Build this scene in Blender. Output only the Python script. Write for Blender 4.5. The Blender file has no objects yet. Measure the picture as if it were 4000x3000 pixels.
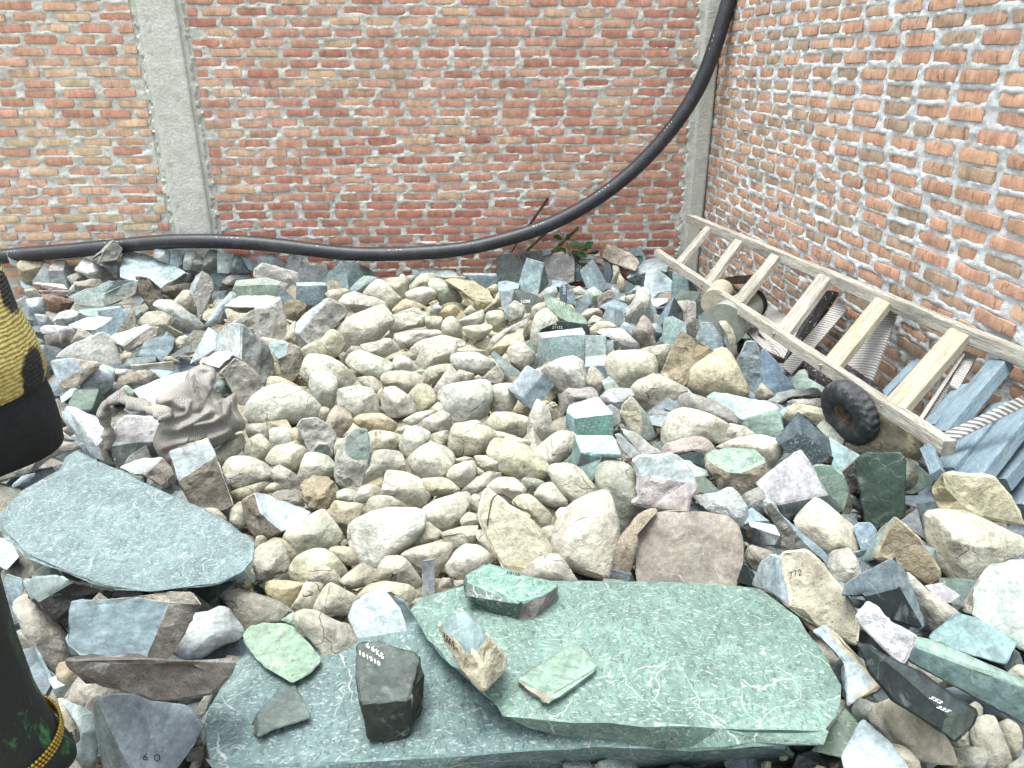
import bpy, bmesh, math, random
import numpy as np
from mathutils import Vector, Matrix, noise
from mathutils.bvhtree import BVHTree

# ------------------------------------------------------------------ camera, light, exposure
SC = bpy.context.scene
COL = SC.collection
TH = math.radians(23.2)
FPX = 2915.0
CAMZ = 1.75
cam_d = bpy.data.cameras.new("camera")
cam_d.sensor_width = 36.0
cam_d.lens = 36.0 * FPX / 4000.0
cam_d.clip_start = 0.05
cam_d.clip_end = 200.0
cam = bpy.data.objects.new("camera", cam_d)
cam.location = (0, 0, CAMZ)
cam.rotation_euler = (math.pi / 2 - TH, 0, 0)
COL.objects.link(cam)
SC.camera = cam

SUN_DIR = Vector((-0.15, -0.07, 0.985)).normalized()
world = bpy.data.worlds.new("World")
SC.world = world
world.use_nodes = True
wn = world.node_tree.nodes
wl = world.node_tree.links
for n in list(wn):
    wn.remove(n)
wo = wn.new("ShaderNodeOutputWorld")
bg = wn.new("ShaderNodeBackground")
sky = wn.new("ShaderNodeTexSky")
sky.sky_type = 'NISHITA'
sky.sun_disc = False
sky.sun_elevation = math.asin(SUN_DIR.z)
sky.sun_rotation = math.atan2(SUN_DIR.x, SUN_DIR.y)
sky.air_density = 1.0
sky.dust_density = 4.0
sky.ozone_density = 1.0
bg.inputs['Strength'].default_value = 0.125
hs = wn.new("ShaderNodeHueSaturation")      # thin overcast: the sky's blue is mostly veiled
hs.inputs['Saturation'].default_value = 0.30
wl.new(sky.outputs[0], hs.inputs['Color'])
wl.new(hs.outputs[0], bg.inputs['Color'])
wl.new(bg.outputs[0], wo.inputs['Surface'])

sun_d = bpy.data.lights.new("sun", 'SUN')
sun_d.energy = 1.5
sun_d.angle = math.radians(30)
sun_d.color = (0.98, 1.0, 0.95)
sun = bpy.data.objects.new("sun", sun_d)
sun.rotation_euler = SUN_DIR.to_track_quat('Z', 'Y').to_euler()
sun.location = (-3, -2, 8)
COL.objects.link(sun)

SC.view_settings.view_transform = 'Standard'
SC.view_settings.look = 'None'
SC.view_settings.gamma = 1.0
SC.view_settings.exposure = 1.68
SC.view_settings.use_curve_mapping = False
SC.cycles.max_bounces = 6
SC.cycles.diffuse_bounces = 4
SC.cycles.glossy_bounces = 2

ALB = 0.58          # photographed display colour -> surface albedo
rnd = random.Random(7)


def lin(hexs, k=ALB):
    h = hexs.lstrip('#')
    out = []
    for i in (0, 2, 4):
        c = int(h[i:i + 2], 16) / 255.0
        c = c / 12.92 if c <= 0.04045 else ((c + 0.055) / 1.055) ** 2.4
        out.append(c * k)
    return (out[0], out[1], out[2], 1.0)


# ------------------------------------------------------------------ picture -> place
CAM = np.array([0.0, 0.0, CAMZ])
ct, st = math.cos(TH), math.sin(TH)


def ray(px, py):
    u, v = (px - 2000.0) / FPX, (py - 1500.0) / FPX
    return np.array([u, ct - v * st, -st - v * ct])


def at(px, py, t):
    return CAM + ray(px, py) * t


HEAP = [(-1.0, .10), (0.3, .30), (0.6, .56), (1.0, .57), (1.35, .50), (1.8, .42), (2.7, .35), (4.1, .30), (5.2, .20), (6.2, .12), (9, .05)]


def heap_z(x, y):
    z = float(np.interp(y, [a for a, b in HEAP], [b for a, b in HEAP]))
    # the walkway on the left where the person stands
    a = min(1.0, max(0.0, (-0.66 - x) / 0.14)) * min(1.0, max(0.0, (1.12 - y) / 0.2))
    return z * (1 - a) + 0.27 * a


AZ = math.radians(5.0)
EB = np.array([math.cos(AZ), math.sin(AZ), 0.0])      # along the back wall, to the right
NB = np.array([math.sin(AZ), -math.cos(AZ), 0.0])     # back wall normal (towards the camera)
ER = np.array([math.sin(AZ), -math.cos(AZ), 0.0])     # along the right wall, towards the camera
NR = np.array([-math.cos(AZ), -math.sin(AZ), 0.0])    # right wall normal (into the yard)
CORNER = np.array([1.59, 6.30, 0.0])


def plane_t(px, py, p0, n):
    r = ray(px, py)
    return float(np.dot(p0 - CAM, n) / np.dot(r, n))


def on_back(px, py, k=0.0):
    return at(px, py, plane_t(px, py, CORNER + NB * k, NB))


def on_right(px, py, k=0.0):
    return at(px, py, plane_t(px, py, CORNER + NR * k, NR))


def on_z(px, py, z):
    r = ray(px, py)
    return at(px, py, (z - CAMZ) / r[2])


def heap_t(px, py):
    r = ray(px, py)
    lim = 9.0
    tb = plane_t(px, py, CORNER + NB * 0.16, NB)
    tr = plane_t(px, py, CORNER + NR * 0.14, NR)
    if tb > 0:
        lim = min(lim, tb)
    if tr > 0:
        lim = min(lim, tr)
    t = 0.7
    while t < lim:
        p = CAM + r * t
        if p[2] <= heap_z(0.0, p[1]):
            return t
        t += 0.01
    return lim


def on_heap(px, py):
    return at(px, py, heap_t(px, py))


# ------------------------------------------------------------------ object helpers
def link(o, parent=None, loc=None):
    COL.objects.link(o)
    if parent is not None:
        o.parent = parent
    return o


def tag(o, label=None, cat=None, group=None, kind=None):
    if label:
        o["label"] = label
    if cat:
        o["category"] = cat
    if group:
        o["group"] = group
    if kind:
        o["kind"] = kind
    return o


def empty(name, loc, label, cat, group=None):
    o = bpy.data.objects.new(name, None)
    o.empty_display_size = 0.05
    o.location = loc
    COL.objects.link(o)
    return tag(o, label, cat, group)


def mesh_obj(name, verts, faces, mat, parent=None, origin=None, smooth=False):
    """verts in world space; the object's origin goes to `origin` (world) and under parent (unrotated)."""
    v = np.asarray(verts, dtype=float)
    base = np.zeros(3)
    if parent is not None:
        base = np.array(parent.location)
        q = parent.parent
        while q is not None:
            base = base + np.array(q.location)
            q = q.parent
    if origin is None:
        origin = base if parent is not None else v.mean(axis=0)
    origin = np.asarray(origin, float)
    me = bpy.data.meshes.new(name)
    me.from_pydata([tuple(p) for p in (v - origin)], [], [tuple(f) for f in faces])
    me.update()
    for m in (mat if isinstance(mat, (list, tuple)) else [mat]):
        me.materials.append(m)
    if smooth:
        me.shade_smooth()
    o = bpy.data.objects.new(name, me)
    o.location = tuple(origin - base)
    link(o, parent)
    return o


# ------------------------------------------------------------------ materials
def new_mat(name):
    m = bpy.data.materials.new(name)
    m.use_nodes = True
    nt = m.node_tree
    for n in list(nt.nodes):
        nt.nodes.remove(n)
    out = nt.nodes.new("ShaderNodeOutputMaterial")
    b = nt.nodes.new("ShaderNodeBsdfPrincipled")
    nt.links.new(b.outputs[0], out.inputs[0])
    return m, nt, b


class G:
    def __init__(s, nt):
        s.nt = nt

    def n(s, typ, **kw):
        x = s.nt.nodes.new(typ)
        for k, v in kw.items():
            setattr(x, k, v)
        return x

    def set(s, sock, v):
        if hasattr(v, 'links') or hasattr(v, 'is_linked'):
            s.nt.links.new(v, sock)
        else:
            sock.default_value = v

    def noise(s, vec, scale, detail=4, rough=0.55, dist=0.0):
        x = s.n("ShaderNodeTexNoise")
        s.set(x.inputs['Vector'], vec)
        x.inputs['Scale'].default_value = scale
        x.inputs['Detail'].default_value = detail
        x.inputs['Roughness'].default_value = rough
        x.inputs['Distortion'].default_value = dist
        return x

    def vor(s, vec, scale, feature='F1', rand=1.0):
        x = s.n("ShaderNodeTexVoronoi", feature=feature)
        s.set(x.inputs['Vector'], vec)
        x.inputs['Scale'].default_value = scale
        x.inputs['Randomness'].default_value = rand
        return x

    def ramp(s, fac, stops):
        x = s.n("ShaderNodeValToRGB")
        s.set(x.inputs[0], fac)
        el = x.color_ramp.elements
        while len(el) < len(stops):
            el.new(0.5)
        for e, (p, c) in zip(el, stops):
            e.position = p
            e.color = c if len(c) == 4 else (*c, 1)
        return x.outputs[0]

    def gr(s, fac, a, b, p0=0.0, p1=1.0):
        """map fac p0..p1 to a..b (clamped)"""
        x = s.n("ShaderNodeMapRange")
        s.set(x.inputs[0], fac)
        x.inputs[1].default_value = p0
        x.inputs[2].default_value = p1
        x.inputs[3].default_value = a
        x.inputs[4].default_value = b
        return x.outputs[0]

    def mix(s, fac, a, b, mode='MIX'):
        x = s.n("ShaderNodeMix", data_type='RGBA', blend_type=mode)
        s.set(x.inputs[0], fac)
        s.set(x.inputs[6], a)
        s.set(x.inputs[7], b)
        return x.outputs[2]

    def mul(s, col, val):
        x = s.n("ShaderNodeVectorMath", operation='SCALE')
        s.set(x.inputs[0], col)
        s.set(x.inputs['Scale'], val)
        return x.outputs[0]

    def math(s, op, a, b=0.0):
        x = s.n("ShaderNodeMath", operation=op)
        s.set(x.inputs[0], a)
        s.set(x.inputs[1], b)
        return x.outputs[0]

    def bump(s, h, strength, dist=0.01, normal=None):
        x = s.n("ShaderNodeBump")
        x.inputs['Strength'].default_value = strength
        x.inputs['Distance'].default_value = dist
        s.set(x.inputs['Height'], h)
        if normal is not None:
            s.set(x.inputs['Normal'], normal)
        return x.outputs[0]

    def coords(s, offset=True, turn=False):
        tc = s.n("ShaderNodeTexCoord")
        if not offset:
            return tc.outputs['Object']
        oi = s.n("ShaderNodeObjectInfo")
        x = s.n("ShaderNodeVectorMath", operation='SCALE')
        s.nt.links.new(oi.outputs['Random'], x.inputs['Scale'])
        x.inputs[0].default_value = (37.0, 61.0, 23.0)
        y = s.n("ShaderNodeVectorMath", operation='ADD')
        s.nt.links.new(tc.outputs['Object'], y.inputs[0])
        s.nt.links.new(x.outputs[0], y.inputs[1])
        if not turn:
            return y.outputs[0]
        rt = s.n("ShaderNodeVectorRotate", rotation_type='AXIS_ANGLE')
        rt.inputs['Axis'].default_value = (.62, .53, .58)
        s.nt.links.new(y.outputs[0], rt.inputs['Vector'])
        s.set(rt.inputs['Angle'], s.math('MULTIPLY', oi.outputs['Random'], 23.0))
        return rt.outputs[0]

    def scale_vec(s, vec, sx, sy, sz, rot=(0, 0, 0)):
        x = s.n("ShaderNodeMapping")
        s.set(x.inputs[0], vec)
        x.inputs['Rotation'].default_value = rot
        x.inputs['Scale'].default_value = (sx, sy, sz)
        return x.outputs[0]

    def attr(s, name):
        x = s.n("ShaderNodeAttribute")
        x.attribute_name = name
        return x


def stone_mat(name, kind):
    m, nt, b = new_mat(name)
    g = G(nt)
    v = g.coords(True, kind != 'veined')
    col = g.attr("col").outputs['Color']
    if kind == 'cobble':
        n1 = g.noise(v, 11, 6, .6).outputs[0]
        n2 = g.noise(v, 70, 4, .65).outputs[0]
        c = g.mul(col, g.gr(n1, .74, 1.18, .3, .7))
        c = g.mul(c, g.gr(g.noise(v, 34, 6, .7, .3).outputs[0], .80, 1.16, .32, .68))
        c = g.mix(g.gr(g.noise(v, 6, 5, .6, .6).outputs[0], 0, .30, .52, .78), c, g.mix(.5, c, lin('c4ad80'), 'MIX'))
        c = g.mix(g.gr(g.noise(v, 8, 5, .6, .3).outputs[0], 0, .45, .55, .75), c, lin('efeee0'))
        c = g.mul(c, g.gr(n2, .80, 1.12, .32, .68))
        c = g.mul(c, g.gr(g.noise(g.scale_vec(v, .25, 1, 1), 26, 5, .65, .8).outputs[0], .80, 1.12, .36, .62))
        pits = g.noise(v, 140, 2, .5).outputs[0]
        c = g.mix(g.gr(pits, 0, .55, .66, .74), c, lin('6f6a58'))
        warp = g.n("ShaderNodeVectorMath", operation='ADD')
        wv = g.noise(v, 7, 3, .5)
        g.set(warp.inputs[0], v)
        sc = g.mul(wv.outputs['Color'], .16)
        g.set(warp.inputs[1], sc)
        e = g.vor(g.scale_vec(warp.outputs[0], 1, 1, 2.2), 5.0, 'DISTANCE_TO_EDGE').outputs[0]
        crack = g.math('MULTIPLY', g.gr(e, 1, 0, .0, .016), g.gr(g.noise(v, 7, 3).outputs[0], 0, .7, .52, .64))
        c = g.mix(crack, c, lin('77705c'))
        h = g.math('ADD', g.noise(v, 26, 8, .62).outputs[0], g.math('MULTIPLY', crack, -.5))
        nrm = g.bump(h, .85, .016)
        rough = .85
    elif kind == 'sawn':
        n1 = g.noise(v, 7, 6, .62, .4).outputs[0]
        stv = g.scale_vec(v, 1.0, 1.0, .18, (.5, .3, .9))
        n2 = g.noise(stv, 90, 4, .6).outputs[0]
        fl = g.noise(v, 110, 2, .5).outputs[0]
        c = g.mul(col, g.gr(n1, .66, 1.24, .3, .7))
        c = g.mul(c, g.gr(n2, .76, 1.18, .32, .68))
        c = g.mul(c, g.gr(g.noise(v, 38, 6, .7, .4).outputs[0], .72, 1.22, .32, .68))
        c = g.mix(g.gr(g.noise(v, 12, 7, .72, 1.2).outputs[0], 0, .55, .55, .74), c, g.mix(.6, g.mul(col, 1.5), lin('d6dcd8')))
        c = g.mix(g.gr(fl, 0, .5, .62, .72), c, g.mul(col, .45))
        c = g.mul(c, g.gr(g.noise(g.scale_vec(v, .16, 1, 1), 16, 6, .65, 1.0).outputs[0], .74, 1.18, .36, .62))
        wp = g.n("ShaderNodeVectorMath", operation='ADD')
        g.set(wp.inputs[0], v)
        g.set(wp.inputs[1], g.mul(g.noise(v, 6, 4, .6).outputs['Color'], .2))
        ev = g.vor(wp.outputs[0], 5.5, 'DISTANCE_TO_EDGE').outputs[0]
        c = g.mix(g.math('MULTIPLY', g.gr(ev, 1, 0, 0, .012), g.gr(g.noise(v, 8, 3).outputs[0], 0, .7, .48, .60)), c, g.mix(.5, g.mul(col, 1.5), lin('e6eae4')))
        ev2 = g.vor(wp.outputs[0], 9.0, 'DISTANCE_TO_EDGE').outputs[0]
        c = g.mix(g.math('MULTIPLY', g.gr(ev2, 1, 0, 0, .012), g.gr(g.noise(v, 7, 3).outputs[0], .6, 0, .40, .50)), c, g.mul(col, .5))
        c = g.mix(g.gr(g.noise(v, 150, 2, .5).outputs[0], 0, .5, .66, .74), c, g.mul(col, 1.7))
        h = g.math('ADD', n2, g.math('MULTIPLY', g.noise(v, 40, 5).outputs[0], .8))
        nrm = g.bump(h, .22, .006)
        rough = .55
    elif kind == 'veined':
        n1 = g.noise(v, 4, 5, .6, .5).outputs[0]
        wv = g.noise(v, 5, 4, .55)
        warp = g.n("ShaderNodeVectorMath", operation='ADD')
        g.set(warp.inputs[0], v)
        g.set(warp.inputs[1], g.mul(wv.outputs['Color'], .14))
        wvv = warp.outputs[0]
        flv = g.scale_vec(wvv, 1.0, .30, 1.0, (0, 0, .35))
        f1 = g.noise(flv, 210, 3, .6).outputs[0]
        f2 = g.noise(flv, 60, 6, .68).outputs[0]
        c = g.mul(col, g.gr(n1, .72, 1.15, .3, .7))
        c = g.mul(c, g.gr(f2, .75, 1.15, .35, .66))
        c = g.mix(g.gr(f1, 0, .75, .54, .64), c, g.mul(col, .34))
        f3 = g.noise(g.scale_vec(wvv, .4, 1, 1, (0, 0, -.5)), 190, 3, .6).outputs[0]
        c = g.mix(g.gr(f3, 0, .5, .56, .68), c, lin('eef4ee'))
        e1 = g.vor(wvv, 3.2, 'DISTANCE_TO_EDGE').outputs[0]
        e2 = g.vor(wvv, 9.0, 'DISTANCE_TO_EDGE').outputs[0]
        v1 = g.math('MULTIPLY', g.gr(e1, 1, 0, 0, .006), g.gr(g.noise(v, 7, 3).outputs[0], 0, .75, .50, .60))
        v2 = g.math('MULTIPLY', g.gr(e2, 1, 0, 0, .013), g.gr(g.noise(v, 5, 3).outputs[0], 0, .65, .50, .62))
        c = g.mul(c, g.gr(g.noise(v, 30, 6, .7, .5).outputs[0], .80, 1.16, .32, .68))
        c = g.mix(v1, c, lin('e6ece6'))
        c = g.mix(v2, c, lin('dde5de'))
        pt = g.gr(g.noise(wvv, 7, 8, .72, .8).outputs[0], 0, .55, .62, .76)
        c = g.mix(pt, c, lin('e4eadf'))
        h = g.math('ADD', f2, f1)
        nrm = g.bump(h, .12, .004)
        rough = .42
    else:
        n1 = g.noise(v, 14, 7, .68, .3).outputs[0]
        n2 = g.noise(v, 60, 5, .65).outputs[0]
        c = g.mul(col, g.gr(n1, .66, 1.20, .3, .7))
        c = g.mul(c, g.gr(n2, .72, 1.18, .3, .7))
        c = g.mix(g.gr(g.noise(v, 16, 6, .7, .6).outputs[0], 0, .5, .56, .70), c, lin('efece2'))
        c = g.mix(g.gr(g.noise(v, 10, 6, .7, .9).outputs[0], 0, .5, .58, .72), c, lin('8b7c66'))
        dk = g.noise(v, 120, 2, .5).outputs[0]
        c = g.mix(g.gr(dk, 0, .6, .62, .70), c, lin('5c584c'))
        h = g.math('ADD', g.noise(v, 24, 8, .7).outputs[0], g.math('MULTIPLY', n2, .4))
        nrm = g.bump(h, .8, .02)
        rough = .88
    nt.links.new(c, b.inputs['Base Color'])
    nt.links.new(nrm, b.inputs['Normal'])
    b.inputs['Roughness'].default_value = rough
    b.inputs['Specular IOR Level'].default_value = .35 if kind in ('sawn', 'veined') else .2
    return m


M_COB = stone_mat("cobble_stone", 'cobble')
M_SAW = stone_mat("sawn_stone", 'sawn')
M_VEIN = stone_mat("veined_stone", 'veined')
M_RGH = stone_mat("broken_stone", 'rough')
STONE_MATS = [M_SAW, M_RGH, M_VEIN, M_COB]


def plain_mat(name, col, rough=.8, var=.25, scale=20, bump=.3, bdist=.01, stretch=(1, 1, 1), col2=None, spec=.25, metal=0.0, k=ALB):
    m, nt, b = new_mat(name)
    g = G(nt)
    v = g.scale_vec(g.coords(), *stretch)
    n1 = g.noise(v, scale, 6, .62, .3).outputs[0]
    n2 = g.noise(v, scale * 6, 3, .6).outputs[0]
    base = lin(col, k)
    if col2:
        c = g.mix(g.gr(n1, 0, 1, .38, .64), base, lin(col2, k))
        c = g.mul(c, g.gr(n2, 1 - var, 1 + var * .7, .32, .68))
    else:
        rgb = g.n("ShaderNodeRGB")
        rgb.outputs[0].default_value = base
        c = g.mul(rgb.outputs[0], g.gr(n1, 1 - var, 1 + var * .8, .32, .68))
        c = g.mul(c, g.gr(n2, 1 - var * .6, 1 + var * .5, .32, .68))
    nt.links.new(c, b.inputs['Base Color'])
    if bump:
        nt.links.new(g.bump(g.math('ADD', n1, n2), bump, bdist), b.inputs['Normal'])
    b.inputs['Roughness'].default_value = rough
    b.inputs['Metallic'].default_value = metal
    b.inputs['Specular IOR Level'].default_value = spec
    return m

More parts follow.
